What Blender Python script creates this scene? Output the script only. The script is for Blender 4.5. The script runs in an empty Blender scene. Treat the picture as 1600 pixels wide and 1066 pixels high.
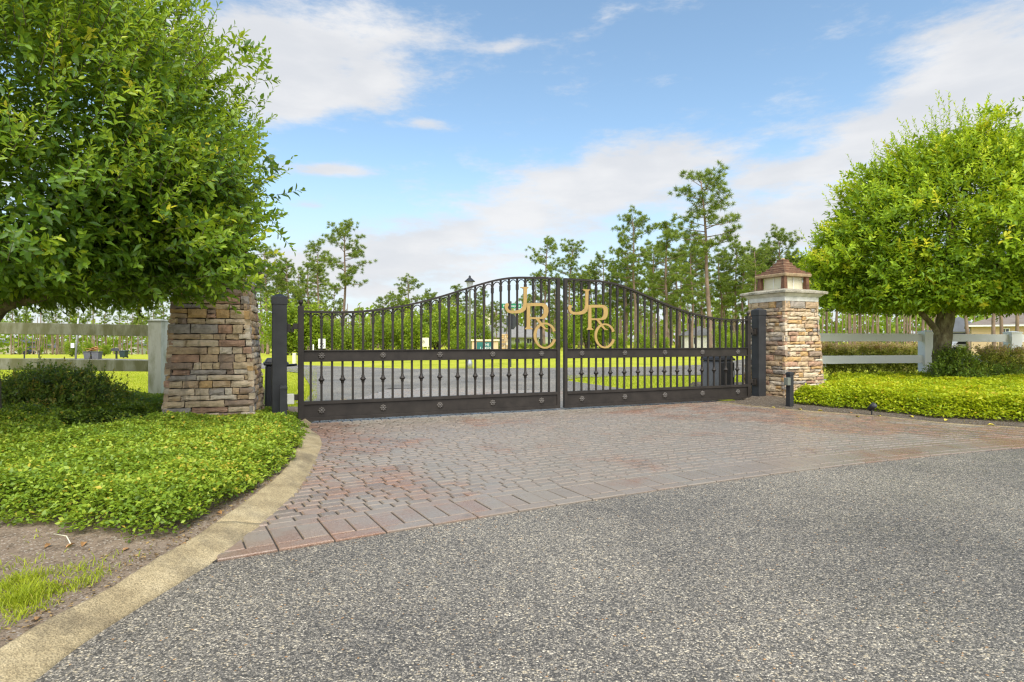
import bpy, math, random
import numpy as np
from mathutils import Vector, Matrix

R = math.radians
random.seed(7)
rng = np.random.default_rng(11)
C = bpy.context.scene.collection
F, CX, CY, CAMZ = 925.0, 800.0, 533.0, 1.3      # photo focal length (px), principal point, eye height


def gp(px, py, z=0.0):
    """ground point (world) seen at photo pixel, lying at height z"""
    Y = F * (CAMZ - z) / (py - CY)
    return Vector(((px - CX) / F * Y, Y, z))


def at(px, py, Y):
    return Vector(((px - CX) / F * Y, Y, CAMZ + (CY - py) / F * Y))


# ------------------------------------------------------------------ object helpers
def tag(o, label=None, cat=None, group=None, kind=None):
    if label: o['label'] = label
    if cat: o['category'] = cat
    if group: o['group'] = group
    if kind: o['kind'] = kind
    return o


def empty(name, loc, rz=0.0, label=None, cat=None, group=None):
    o = bpy.data.objects.new(name, None)
    C.objects.link(o)
    o.location = loc
    o.rotation_euler = (0, 0, rz)
    o.empty_display_size = 0.1
    return tag(o, label, cat, group)


def link(name, me, mats, parent=None, bevel=0.0, smooth=False):
    for m in (mats if isinstance(mats, (list, tuple)) else [mats]):
        me.materials.append(m)
    o = bpy.data.objects.new(name, me)
    C.objects.link(o)
    if parent: o.parent = parent
    if smooth:
        me.polygons.foreach_set('use_smooth', [True] * len(me.polygons))
    if bevel:
        b = o.modifiers.new('bevel', 'BEVEL')
        b.width = bevel; b.segments = 2; b.limit_method = 'ANGLE'; b.angle_limit = R(40)
    return o


def copy_tree(o, parent=None):
    c = o.copy()
    C.objects.link(c)
    c.parent = parent
    for ch in o.children:
        copy_tree(ch, c)
    return c


class MB:
    """collects polygons; build() links them as one mesh object"""
    def __init__(self):
        self.v, self.f, self.m, self.t = [], [], [], []

    def add(self, vs, fs, mat=0, tint=0.5):
        n = len(self.v)
        self.v += [tuple(v) for v in vs]
        for f in fs:
            self.f.append(tuple(i + n for i in f)); self.m.append(mat); self.t.append(tint)
        return self

    def box(self, x0, x1, y0, y1, z0, z1, mat=0, tint=0.5):
        vs = [(x0, y0, z0), (x1, y0, z0), (x1, y1, z0), (x0, y1, z0), (x0, y0, z1), (x1, y0, z1), (x1, y1, z1), (x0, y1, z1)]
        return self.add(vs, [(3, 2, 1, 0), (4, 5, 6, 7), (0, 1, 5, 4), (1, 2, 6, 5), (2, 3, 7, 6), (3, 0, 4, 7)], mat, tint)

    def frustum(self, b, z0, t, z1, cx=0, cy=0, mat=0, tint=0.5):
        """b, t: half sizes (x, y) at bottom and top"""
        vs = [(cx - b[0], cy - b[1], z0), (cx + b[0], cy - b[1], z0), (cx + b[0], cy + b[1], z0), (cx - b[0], cy + b[1], z0),
              (cx - t[0], cy - t[1], z1), (cx + t[0], cy - t[1], z1), (cx + t[0], cy + t[1], z1), (cx - t[0], cy + t[1], z1)]
        return self.add(vs, [(3, 2, 1, 0), (4, 5, 6, 7), (0, 1, 5, 4), (1, 2, 6, 5), (2, 3, 7, 6), (3, 0, 4, 7)], mat, tint)

    def tube(self, pts, rad, n=8, mat=0, tint=0.5, cap=True):
        pts = [Vector(p) for p in pts]
        if not isinstance(rad, (list, tuple)): rad = [rad] * len(pts)
        rings = []
        u = None
        for i, p in enumerate(pts):
            d = (pts[min(i + 1, len(pts) - 1)] - pts[max(i - 1, 0)]).normalized()
            if u is None:
                u = d.orthogonal().normalized()
            else:
                u = (u - d * u.dot(d)).normalized()
            w = d.cross(u)
            rings.append([p + (u * math.cos(2 * math.pi * k / n) + w * math.sin(2 * math.pi * k / n)) * rad[i] for k in range(n)])
        vs = [q for r in rings for q in r]
        fs = []
        for i in range(len(pts) - 1):
            for k in range(n):
                a, b = i * n + k, i * n + (k + 1) % n
                fs.append((a, b, b + n, a + n))
        if cap:
            fs.append(tuple(range(n - 1, -1, -1)))
            fs.append(tuple(range((len(pts) - 1) * n, len(pts) * n)))
        return self.add(vs, fs, mat, tint)

    def lathe(self, prof, n=16, cx=0, cy=0, mat=0, tint=0.5):
        vs, fs = [], []
        for r, z in prof:
            for k in range(n):
                a = 2 * math.pi * k / n
                vs.append((cx + r * math.cos(a), cy + r * math.sin(a), z))
        for i in range(len(prof) - 1):
            for k in range(n):
                a, b = i * n + k, i * n + (k + 1) % n
                fs.append((a, b, b + n, a + n))
        fs.append(tuple(range(n - 1, -1, -1)))
        fs.append(tuple(range((len(prof) - 1) * n, len(prof) * n)))
        return self.add(vs, fs, mat, tint)

    def extrude_xz(self, poly, y0, y1, mat=0, tint=0.5):
        """polygon in the xz plane, extruded along y"""
        n = len(poly)
        vs = [(x, y0, z) for x, z in poly] + [(x, y1, z) for x, z in poly]
        fs = [tuple(range(n)), tuple(range(2 * n - 1, n - 1, -1))]
        for i in range(n):
            j = (i + 1) % n
            fs.append((j, i, i + n, j + n))
        return self.add(vs, fs, mat, tint)

    def xform(self, M):
        self.v = [tuple(M @ Vector(v)) for v in self.v]
        return self

    def build(self, name, mats, parent=None, bevel=0.0, smooth=False):
        me = bpy.data.meshes.new(name)
        me.from_pydata(self.v, [], self.f)
        me.polygons.foreach_set('material_index', self.m)
        a = me.attributes.new('tint', 'FLOAT', 'FACE')
        a.data.foreach_set('value', self.t)
        me.update()
        return link(name, me, mats, parent, bevel, smooth)


class LB:
    """numpy leaf collector: many small leaves, blades and stems in one mesh"""
    T7 = (np.array([[0, 0, 0], [.34, .5, .06], [.7, .40, .03], [1, 0, -.10], [.7, -.40, .03], [.34, -.5, .06], [.5, 0, -.05]]),
          [(0, 1, 2, 6), (6, 2, 3), (0, 6, 4, 5), (6, 3, 4)])
    T4 = (np.array([[0, 0, 0], [.45, .5, .08], [1, 0, -.08], [.45, -.5, .08]]), [(0, 1, 2), (0, 2, 3)])
    T3 = (np.array([[0, -.5, 0], [0, .5, 0], [1, 0, 0]]), [(0, 1, 2)])
    TB = (np.array([[0, -.5, 0], [0, .5, 0], [.55, .34, .07], [.55, -.34, .07], [1, 0, -.1]]), [(0, 1, 2, 3), (3, 2, 4)])

    def __init__(self):
        self.V, self.L, self.N, self.T, self.M, self.n = [], [], [], [], [], 0

    def leaves(self, pos, d, nrm, length, width, tint, T=None, mat=0):
        tv, tf = T or self.T7
        N = len(pos)
        d = d / (np.linalg.norm(d, axis=1, keepdims=True) + 1e-9)
        s = np.cross(nrm, d)
        s /= np.linalg.norm(s, axis=1, keepdims=True) + 1e-9
        u = np.cross(d, s)
        length = np.broadcast_to(length, (N,)); width = np.broadcast_to(width, (N,)); tint = np.broadcast_to(tint, (N,))
        P = (pos[:, None, :] + tv[None, :, 0, None] * (length[:, None, None] * d[:, None, :])
             + tv[None, :, 1, None] * (width[:, None, None] * s[:, None, :])
             + tv[None, :, 2, None] * (length[:, None, None] * u[:, None, :]))
        k = len(tv)
        flat = np.array([i for f in tf for i in f])
        cnt = np.array([len(f) for f in tf])
        self.V.append(P.reshape(-1, 3))
        self.L.append((self.n + np.arange(N)[:, None] * k + flat[None, :]).ravel())
        self.N.append(np.tile(cnt, N))
        self.T.append(np.repeat(tint, len(tf)))
        self.M.append(np.full(N * len(tf), mat))
        self.n += N * k

    def stems(self, a, b, r, tint=0.5, mat=1):
        """three-sided tapering sticks from a to b"""
        N = len(a)
        d = b - a
        d = d / (np.linalg.norm(d, axis=1, keepdims=True) + 1e-9)
        ref = np.where(np.abs(d[:, 2:3]) > .9, np.array([[1., 0, 0]]), np.array([[0, 0, 1.]]))
        u = np.cross(d, ref); u /= np.linalg.norm(u, axis=1, keepdims=True) + 1e-9
        w = np.cross(d, u)
        r = np.broadcast_to(r, (N,))[:, None]
        ring = lambda p, q: [p + (u * math.cos(t) + w * math.sin(t)) * q for t in (0, 2.094, 4.189)]
        P = np.stack(ring(a, r) + ring(b, r * .5), axis=1)
        flat = np.array([0, 1, 4, 3, 1, 2, 5, 4, 2, 0, 3, 5])
        self.V.append(P.reshape(-1, 3))
        self.L.append((self.n + np.arange(N)[:, None] * 6 + flat[None, :]).ravel())
        self.N.append(np.full(N * 3, 4))
        self.T.append(np.full(N * 3, tint))
        self.M.append(np.full(N * 3, mat))
        self.n += N * 6

    def build(self, name, mats, parent=None):
        V = np.concatenate(self.V).astype(np.float32); L = np.concatenate(self.L).astype(np.int32)
        N = np.concatenate(self.N).astype(np.int32)
        me = bpy.data.meshes.new(name)
        me.vertices.add(len(V)); me.vertices.foreach_set('co', V.ravel())
        me.loops.add(len(L)); me.loops.foreach_set('vertex_index', L)
        me.polygons.add(len(N))
        me.polygons.foreach_set('loop_start', np.concatenate([[0], np.cumsum(N)[:-1]]).astype(np.int32))
        me.polygons.foreach_set('loop_total', N)
        me.polygons.foreach_set('material_index', np.concatenate(self.M).astype(np.int32))
        me.update(calc_edges=True)
        a = me.attributes.new('tint', 'FLOAT', 'FACE')
        a.data.foreach_set('value', np.clip(np.concatenate(self.T), 0, 1).astype(np.float32))
        return link(name, me, mats, parent)


def unit(a):
    return a / (np.linalg.norm(a, axis=-1, keepdims=True) + 1e-9)


# ------------------------------------------------------------------ materials
class NT:
    def __init__(self, tree):
        self.t = tree

    def n(self, kind, ins=None, **props):
        nd = self.t.nodes.new('ShaderNode' + kind)
        for k, v in props.items(): setattr(nd, k, v)
        for k, v in (ins or {}).items():
            s = nd.inputs[k]
            if isinstance(v, bpy.types.NodeSocket): self.t.links.new(v, s)
            else: s.default_value = v
        return nd

    def math(self, op, a, b=0.0, c=0.0, clamp=False):
        nd = self.n('Math', {0: a, 1: b, 2: c}, operation=op)
        nd.use_clamp = clamp
        return nd.outputs[0]

    def mix(self, fac, a, b, blend='MIX'):
        nd = self.n('Mix', data_type='RGBA', blend_type=blend)
        for k, v in ((0, fac), (6, a), (7, b)):
            s = nd.inputs[k]
            if isinstance(v, bpy.types.NodeSocket): self.t.links.new(v, s)
            else: s.default_value = v if k == 0 else (*v, 1)
        return nd.outputs[2]

    def ramp(self, fac, stops, interp='LINEAR'):
        nd = self.n('ValToRGB', {0: fac})
        cr = nd.color_ramp
        cr.interpolation = interp
        while len(cr.elements) < len(stops): cr.elements.new(0.5)
        for e, (p, c) in zip(cr.elements, stops):
            e.position = p; e.color = (*c, 1) if len(c) == 3 else c
        return nd.outputs[0]

    def noise(self, vec, scale, detail=4, rough=.55, out=0):
        return self.n('TexNoise', {'Vector': vec, 'Scale': scale, 'Detail': detail, 'Roughness': rough}).outputs[out]

    def smooth(self, x, a, b):
        nd = self.n('MapRange', {0: x, 1: a, 2: b, 3: 0.0, 4: 1.0}, interpolation_type='SMOOTHSTEP')
        return nd.outputs[0]


def new_mat(name):
    m = bpy.data.materials.new(name)
    m.use_nodes = True
    nt = NT(m.node_tree)
    b = m.node_tree.nodes['Principled BSDF']
    co = nt.n('TexCoord').outputs['Object']
    geo = nt.n('NewGeometry').outputs['Position']
    return m, nt, b, co, geo


def setin(nt, b, **kw):
    for k, v in kw.items():
        s = b.inputs[k.replace('_', ' ')]
        if isinstance(v, bpy.types.NodeSocket): nt.t.links.new(v, s)
        elif k == 'Base_Color': s.default_value = (*v, 1)
        else: s.default_value = v


def bump(nt, b, h, strength=.4, dist=.01):
    nd = nt.n('Bump', {'Height': h, 'Strength': strength, 'Distance': dist})
    nt.t.links.new(nd.outputs[0], b.inputs['Normal'])


def plain(name, col, rough=.6, metal=0.0, var=.15, scale=6.0, bmp=0.15, spec=.5):
    """painted or solid surface with slight mottling and grain"""
    m, nt, b, co, geo = new_mat(name)
    nz = nt.noise(geo, scale, 6, .6)
    lo = tuple(c * (1 - var) for c in col); hi = tuple(min(1, c * (1 + var)) for c in col)
    setin(nt, b, Base_Color=nt.ramp(nz, [(.3, lo), (.7, hi)]), Roughness=rough, Metallic=metal)
    b.inputs['Specular IOR Level'].default_value = spec
    if bmp: bump(nt, b, nt.noise(geo, scale * 14, 3), bmp, .003)
    return m


def leaf_mat(name, stops, rough=.42, trans=.3, tcol=(.35, .5, .03), spec=.4):
    m, nt, b, co, geo = new_mat(name)
    t = nt.n('Attribute', attribute_name='tint').outputs['Fac']
    col = nt.ramp(t, stops)
    setin(nt, b, Base_Color=col, Roughness=rough)
    b.inputs['Specular IOR Level'].default_value = spec
    tr = nt.n('BsdfTranslucent', {'Color': nt.mix(.55, col, tcol)})
    mx = nt.n('MixShader', {0: trans, 1: b.outputs[0], 2: tr.outputs[0]})
    out = m.node_tree.nodes['Material Output']
    nt.t.links.new(mx.outputs[0], out.inputs[0])
    return m


M = {}
M['gate'] = plain('gate_paint', (.029, .024, .020), .55, 0, .3, 5, .1, .3)
M['post'] = plain('post_paint', (.031, .032, .034), .5, 0, .25, 5, .1, .35)
M['rosette'] = plain('lifted_gate_paint', (.085, .075, .065), .4, 0, .3, 30, .1)  # gate paint with lightened colour, lifting the rosettes out of the channel shadow
M['gold'] = plain('gold_paint', (.40, .265, .085), .5, .1, .1, 8, .1)
M['black'] = plain('black_plastic', (.022, .023, .026), .5, 0, .2, 4, .1)
M['grey_plastic'] = plain('grey_plastic', (.12, .125, .135), .5, 0, .15, 4, .1)
M['cream_plastic'] = plain('cream_plastic', (.50, .49, .42), .5, 0, .1, 4, .1)
M['olive_plastic'] = plain('olive_plastic', (.17, .185, .15), .5, 0, .1, 4, .1)
M['white_trim'] = plain('white_trim', (.70, .68, .62), .6, 0, .2, 7, .2)
M['wood'] = plain('stained_wood', (.13, .060, .030), .7, 0, .5, 12, .4)
M['wood_edge'] = plain('pale_wood', (.40, .29, .17), .7, 0, .3, 12, .3)
M['glass_frost'] = plain('frosted_glass', (.66, .61, .43), .3, 0, .12, 3, 0)
M['bark'] = plain('bark', (.085, .058, .04), .9, 0, .5, 9, .8)
M['pine_bark'] = plain('pine_bark', (.21, .145, .105), .9, 0, .35, 1.2, .4)
M['twig'] = plain('twig_bark', (.10, .085, .04), .8, 0, .3, 20, 0)
M['roof_grey'] = plain('grey_shingle', (.21, .205, .195), .85, 0, .15, 1.5, .2)
M['roof_blue'] = plain('slate_shingle', (.13, .14, .17), .85, 0, .15, 1.5, .2)
M['roof_brown'] = plain('brown_shingle', (.20, .165, .135), .85, 0, .15, 1.5, .2)
M['wall_cream'] = plain('cream_stucco', (.66, .60, .45), .85, 0, .08, 1, .1)
M['wall_tan'] = plain('tan_stucco', (.58, .43, .27), .85, 0, .06, 1, .1)
M['wall_green'] = plain('sage_siding', (.33, .37, .25), .8, 0, .08, 1, .1)
M['wall_white'] = plain('white_siding', (.72, .70, .66), .8, 0, .06, 1, .1)
M['pane'] = plain('window_pane', (.03, .035, .04), .1, 0, .2, 1, 0, .6)
M['sign_green'] = plain('sign_green', (.005, .20, .08), .45, 0, .08, 4, 0)
M['sign_teal'] = plain('sign_teal', (.012, .13, .12), .5, 0, .12, 4, 0)
M['sign_white'] = plain('sign_white', (.78, .78, .76), .5, 0, .06, 4, 0)
M['sign_cream'] = plain('sign_cream', (.74, .70, .50), .5, 0, .06, 4, 0)
M['ink'] = plain('black_ink', (.02, .02, .022), .5, 0, .05, 4, 0)
M['galv'] = plain('galvanised_steel', (.38, .39, .41), .4, .5, .15, 5, 0)
M['steel_back'] = plain('dark_sign_back', (.07, .072, .078), .45, .3, .15, 5, 0)
M['cardboard'] = plain('cardboard', (.52, .28, .11), .85, 0, .2, 5, .1)
M['bin_green'] = plain('bin_green', (.02, .04, .045), .5, 0, .15, 4, 0)
M['car_white'] = plain('white_car_paint', (.7, .7, .7), .25, 0, .03, 1, 0)
M['car_dark'] = plain('dark_car_paint', (.03, .035, .05), .25, 0, .05, 1, 0)
M['tyre'] = plain('tyre_rubber', (.02, .02, .02), .8, 0, .1, 4, 0)
M['fallen'] = plain('fallen_leaf', (.36, .20, .08), .6, 0, .4, 30, 0)
M['fallen_yellow'] = plain('yellow_leaf', (.55, .45, .05), .6, 0, .3, 30, 0)


def make_fence_mat(name, base, algae, amount):
    m, nt, b, co, geo = new_mat(name)
    st = nt.n('Mapping', {'Vector': geo, 'Scale': (3.0, 3.0, 1.0)}).outputs[0]
    nz = nt.noise(st, 2.2, 8, .65)
    fine = nt.noise(geo, 42, 4, .6)
    f = nt.smooth(nt.math('ADD', nz, nt.math('MULTIPLY', fine, .04)), .62 - amount * .35, .86 - amount * .25)
    col = nt.mix(f, base, algae)
    spots = nt.smooth(nt.noise(geo, 30, 2, .5), .70, .76)
    col = nt.mix(nt.math('MULTIPLY', spots, .35), col, (.10, .085, .03))
    setin(nt, b, Base_Color=col, Roughness=.5)
    return m


M['fence_left'] = make_fence_mat('algae_vinyl', (.40, .40, .27), (.20, .20, .075), .9)
M['fence_left_post'] = make_fence_mat('weathered_vinyl', (.66, .66, .56), (.36, .36, .21), .5)
M['fence_right'] = make_fence_mat('white_vinyl', (.92, .92, .86), (.55, .58, .32), .05)


def make_asphalt():
    m, nt, b, co, geo = new_mat('asphalt')
    warp = nt.n('VectorMath', {0: geo, 1: nt.n('VectorMath', {0: nt.noise(geo, 60, 2, .5, 1), 3: .006}, operation='SCALE').outputs[0]}, operation='ADD').outputs[0]
    v = nt.n('TexVoronoi', {'Vector': warp, 'Scale': 104.0, 'Randomness': 1.0})
    v2 = nt.n('TexVoronoi', {'Vector': warp, 'Scale': 210.0, 'Randomness': 1.0})
    rnd = nt.n('SeparateColor', {0: v.outputs['Color']})
    rnd2 = nt.n('SeparateColor', {0: v2.outputs['Color']})
    c1 = nt.ramp(rnd.outputs[0], [(0, (.030, .030, .031)), (.40, (.070, .069, .068)), (.62, (.145, .14, .135)), (.80, (.24, .23, .21)), (.93, (.29, .26, .20)), (1, (.44, .42, .37))])
    warm = nt.math('GREATER_THAN', rnd.outputs[1], .992)
    c1 = nt.mix(warm, c1, (.26, .16, .08))
    c2 = nt.ramp(rnd2.outputs[0], [(0, (.035, .035, .036)), (.55, (.10, .098, .095)), (.85, (.20, .19, .175)), (1, (.46, .44, .39))])
    pick = nt.math('GREATER_THAN', nt.noise(geo, 34, 2), .52)
    c = nt.mix(pick, c1, c2)
    c = nt.mix(.10, c, (.115, .112, .106))
    dark = nt.smooth(v.outputs['Distance'], .35, .75)
    c = nt.mix(nt.math('MULTIPLY', dark, .5), c, (.03, .029, .028))
    big = nt.ramp(nt.noise(geo, .42, 6, .62), [(.3, (.58, .58, .60)), (.7, (1.22, 1.20, 1.16))])
    c = nt.mix(1.0, c, big, 'MULTIPLY')
    c = nt.mix(1.0, c, (1.98, 1.86, 1.64), 'MULTIPLY')
    setin(nt, b, Base_Color=c, Roughness=nt.ramp(nt.noise(geo, 1.3, 3), [(.3, (.42,) * 3), (.7, (.6,) * 3)]))
    b.inputs['Specular IOR Level'].default_value = .32
    hgt = nt.math('SUBTRACT', nt.math('MULTIPLY', rnd.outputs[2], .6), v.outputs['Distance'])
    bump(nt, b, hgt, .75, .006)
    return m


M['asphalt'] = make_asphalt()


def make_paver():
    m, nt, b, co, geo = new_mat('red_paver')
    t = nt.n('Attribute', attribute_name='tint').outputs['Fac']
    c = nt.ramp(t, [(0, (.13, .09, .07)), (.35, (.19, .11, .076)), (.7, (.275, .12, .062)), (1, (.275, .20, .145))])
    grain = nt.n('TexVoronoi', {'Vector': geo, 'Scale': 240.0})
    g = nt.n('SeparateColor', {0: grain.outputs['Color']}).outputs[0]
    c = nt.mix(.42, c, nt.ramp(g, [(0, (.05, .043, .035)), (.5, (.18, .155, .125)), (1, (.48, .42, .35))]))
    ax = nt.math('ABSOLUTE', nt.n('VectorMath', {0: nt.n('VectorMath', {0: geo, 1: (1.0, 8.0, 0)}, operation='SUBTRACT').outputs[0], 1: (.93, .36, 0)}, operation='DOT_PRODUCT').outputs['Value'])
    sky_sheen = nt.math('MULTIPLY', nt.smooth(ax, 4.6, 1.4), .19)  # greyer down the middle: wet sky sheen put into the paver colour
    patch = nt.smooth(nt.math('ADD', nt.noise(geo, .6, 5, .65), sky_sheen), .50, .66)
    c = nt.mix(nt.math('MULTIPLY', patch, .72), c, (.245, .222, .185))
    dirt = nt.smooth(nt.noise(geo, 7, 5, .65), .58, .75)
    c = nt.mix(nt.math('MULTIPLY', dirt, .4), c, (.09, .075, .06))
    setin(nt, b, Base_Color=c, Roughness=nt.ramp(nt.noise(geo, 1.7, 4), [(.3, (.22,) * 3), (.7, (.36,) * 3)]))
    b.inputs['Specular IOR Level'].default_value = .4
    bump(nt, b, nt.math('ADD', g, nt.noise(geo, 30, 4)), .22, .003)
    return m


M['paver'] = make_paver()
M['joint'] = plain('joint_sand', (.05, .043, .036), .95, 0, .4, 40, .5)


def make_concrete():
    m, nt, b, co, geo = new_mat('kerb_concrete')
    n1 = nt.noise(geo, 3.0, 6, .65)
    c = nt.ramp(n1, [(.25, (.22, .165, .088)), (.5, (.39, .31, .175)), (.75, (.52, .43, .265))])
    s = nt.smooth(nt.noise(geo, 1.9, 8, .72), .45, .62)
    c = nt.mix(nt.math('MULTIPLY', s, .62), c, (.15, .12, .075))
    gr = nt.n('SeparateColor', {0: nt.n('TexVoronoi', {'Vector': geo, 'Scale': 190.0}).outputs['Color']}).outputs[0]
    c = nt.mix(1.0, c, nt.ramp(gr, [(0, (.62, .60, .56)), (.5, (.98, .98, .97)), (1, (1.32, 1.30, 1.26))]), 'MULTIPLY')
    sp = nt.smooth(nt.noise(geo, 65, 3, .6), .60, .70)
    c = nt.mix(nt.math('MULTIPLY', sp, .55), c, (.10, .085, .055))
    setin(nt, b, Base_Color=c, Roughness=.85)
    bump(nt, b, nt.math('ADD', nt.noise(geo, 90, 4, .7), nt.math('MULTIPLY', gr, .5)), .6, .006)
    return m


M['kerb'] = make_concrete()


def make_soil(name, cols, scale=14):
    m, nt, b, co, geo = new_mat(name)
    c = nt.ramp(nt.noise(geo, scale, 8, .7), [(.28, cols[0]), (.5, cols[1]), (.72, cols[2])])
    sp = nt.n('TexVoronoi', {'Vector': geo, 'Scale': 120.0})
    g = nt.n('SeparateColor', {0: sp.outputs['Color']}).outputs[0]
    c = nt.mix(nt.math('MULTIPLY', nt.math('GREATER_THAN', g, .93), .7), c, (.48, .43, .36))
    c = nt.mix(nt.math('MULTIPLY', nt.math('LESS_THAN', g, .10), .6), c, (.05, .035, .025))
    setin(nt, b, Base_Color=c, Roughness=.95)
    bump(nt, b, nt.noise(geo, 55, 8, .75), .8, .02)
    return m


M['soil'] = make_soil('sandy_soil', ((.12, .088, .058), (.25, .185, .125), (.34, .26, .185)))
M['mulch'] = make_soil('dark_mulch', ((.045, .033, .022), (.09, .068, .045), (.17, .13, .085)), 22)


def make_lawn():
    m, nt, b, co, geo = new_mat('lawn_turf')
    st = nt.n('Mapping', {'Vector': geo, 'Scale': (1, .45, 1)}).outputs[0]
    n1 = nt.noise(st, .55, 6, .6); n2 = nt.noise(geo, 9, 6, .7)
    s = nt.math('ADD', nt.math('MULTIPLY', n1, .6), nt.math('MULTIPLY', n2, .4))
    c = nt.ramp(s, [(.30, (.24, .27, .018)), (.45, (.38, .41, .030)), (.58, (.47, .48, .045)), (.68, (.52, .37, .09))])
    setin(nt, b, Base_Color=c, Roughness=.9)
    b.inputs['Specular IOR Level'].default_value = .15
    bump(nt, b, nt.noise(geo, 26, 6, .75), .8, .05)
    return m


M['lawn'] = make_lawn()


def make_stone():
    m, nt, b, co, geo = new_mat('ledge_stone')
    t = nt.n('Attribute', attribute_name='tint').outputs['Fac']
    c = nt.ramp(t, [(0, (.30, .22, .16)), (.16, (.48, .345, .215)), (.32, (.54, .41, .255)), (.46, (.60, .48, .335)),
                    (.58, (.42, .26, .175)), (.70, (.53, .34, .15)), (.80, (.36, .315, .27)), (.90, (.62, .53, .41)), (1, (.38, .235, .175))], 'CONSTANT')
    n = nt.noise(geo, 7, 7, .68)
    c = nt.mix(1.0, c, nt.ramp(n, [(.25, (.52, .50, .46)), (.5, (.95, .95, .93)), (.75, (1.35, 1.28, 1.15))]), 'MULTIPLY')
    rust = nt.smooth(nt.noise(geo, 3.3, 4, .6), .58, .70)
    c = nt.mix(nt.math('MULTIPLY', rust, .38), c, (.30, .17, .045))
    wet = nt.n('Mapping', {'Vector': geo, 'Scale': (4.5, 4.5, .55)}).outputs[0]
    stain = nt.smooth(nt.noise(wet, 1.0, 4, .6), .60, .70)
    c = nt.mix(nt.math('MULTIPLY', stain, .45), c, (.06, .052, .042))
    setin(nt, b, Base_Color=c, Roughness=.82)
    bump(nt, b, nt.noise(geo, 28, 8, .72), .7, .02)
    return m


M['stone'] = make_stone()
M['mortar'] = plain('dark_mortar', (.055, .045, .036), .95, 0, .3, 20, .3)
M['slab'] = make_soil('cap_slab', ((.12, .12, .085), (.36, .33, .25), (.52, .48, .38)), 6)

M['leaf_tree'] = leaf_mat('evergreen_leaf', [(0, (.022, .060, .012)), (.30, (.085, .185, .020)), (.55, (.20, .34, .028)), (.80, (.42, .53, .035)), (1, (.66, .60, .035))], .42, .40, (.64, .78, .04), .45)
M['leaf_light'] = leaf_mat('light_leaf', [(0, (.05, .115, .012)), (.33, (.19, .33, .018)), (.57, (.36, .52, .026)), (.80, (.55, .67, .034)), (1, (.72, .66, .04))], .45, .38, (.66, .74, .03), .3)
M['leaf_cover'] = leaf_mat('jasmine_leaf', [(0, (.030, .060, .010)), (.35, (.115, .205, .020)), (.6, (.24, .365, .032)), (.85, (.41, .505, .050)), (1, (.58, .42, .05))], .45, .34, (.62, .68, .05), .4)
M['leaf_cover_golden'] = leaf_mat('golden_jasmine_leaf', [(0, (.075, .12, .010)), (.35, (.23, .33, .013)), (.6, (.40, .49, .014)), (.85, (.54, .57, .018)), (1, (.60, .42, .03))], .45, .38, (.68, .74, .03), .3)  # yellower jasmine leaf colours for the right bed
M['leaf_shrub'] = leaf_mat('dark_shrub_leaf', [(0, (.028, .062, .016)), (.5, (.12, .21, .034)), (.85, (.32, .42, .05)), (1, (.54, .38, .06))], .35, .3, (.35, .5, .03), .5)
M['leaf_hedge'] = leaf_mat('photinia_leaf', [(0, (.10, .14, .02)), (.35, (.36, .42, .05)), (.62, (.62, .64, .10)), (.82, (.82, .66, .24)), (1, (.82, .52, .32))], .42, .34, (.6, .55, .08), .4)
M['needle'] = leaf_mat('pine_needle', [(0, (.06, .105, .022)), (.4, (.16, .235, .038)), (.75, (.29, .36, .055)), (1, (.42, .44, .08))], .55, .35, (.35, .44, .05), .3)
M['wood_leaf'] = leaf_mat('woodland_leaf', [(0, (.065, .115, .014)), (.4, (.17, .26, .020)), (.75, (.31, .40, .026)), (1, (.45, .49, .04))], .5, .4, (.5, .6, .05), .3)
M['grass'] = leaf_mat('grass_blade', [(0, (.14, .18, .014)), (.5, (.32, .39, .018)), (.85, (.46, .50, .03)), (1, (.50, .40, .12))], .5, .4, (.6, .7, .04), .3)

# ------------------------------------------------------------------ terrain and paving
def zg(x, y):
    """far land falls away to the left beyond the road"""
    if y < 48: return 0.0
    k = min(1, max(0, (-x * 1.0 - y * .12) / (y * .35)))
    return -(y - 48) * .021 * k


def smooth01(t):
    t = min(1, max(0, t)); return t * t * (3 - 2 * t)


def sheet(name, poly, z, mat, label, cat):
    mb = MB()
    mb.add([(x, y, z) for x, y in poly], [tuple(range(len(poly)))])
    o = mb.build(name, mat)
    return tag(o, label, cat, None, 'structure')


# lawn: one sheet out to the horizon
mb = MB()
xs = [-700, -400, -260] + list(np.linspace(-180, 180, 49)) + [260, 400, 700]
ys = [-60, 0, 12, 24, 36, 48] + list(np.linspace(60, 300, 21)) + [420, 900]
for y in ys:
    for x in xs:
        mb.v.append((x, y, zg(x, min(y, 320)) - .03))
nx = len(xs)
for j in range(len(ys) - 1):
    for i in range(nx - 1):
        a = j * nx + i
        mb.f.append((a, a + 1, a + nx + 1, a + nx)); mb.m.append(0); mb.t.append(.5)
tag(mb.build('lawn', M['lawn'], smooth=True), 'bright mown lawn reaching back to the tree line', 'lawn', None, 'structure')

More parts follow.
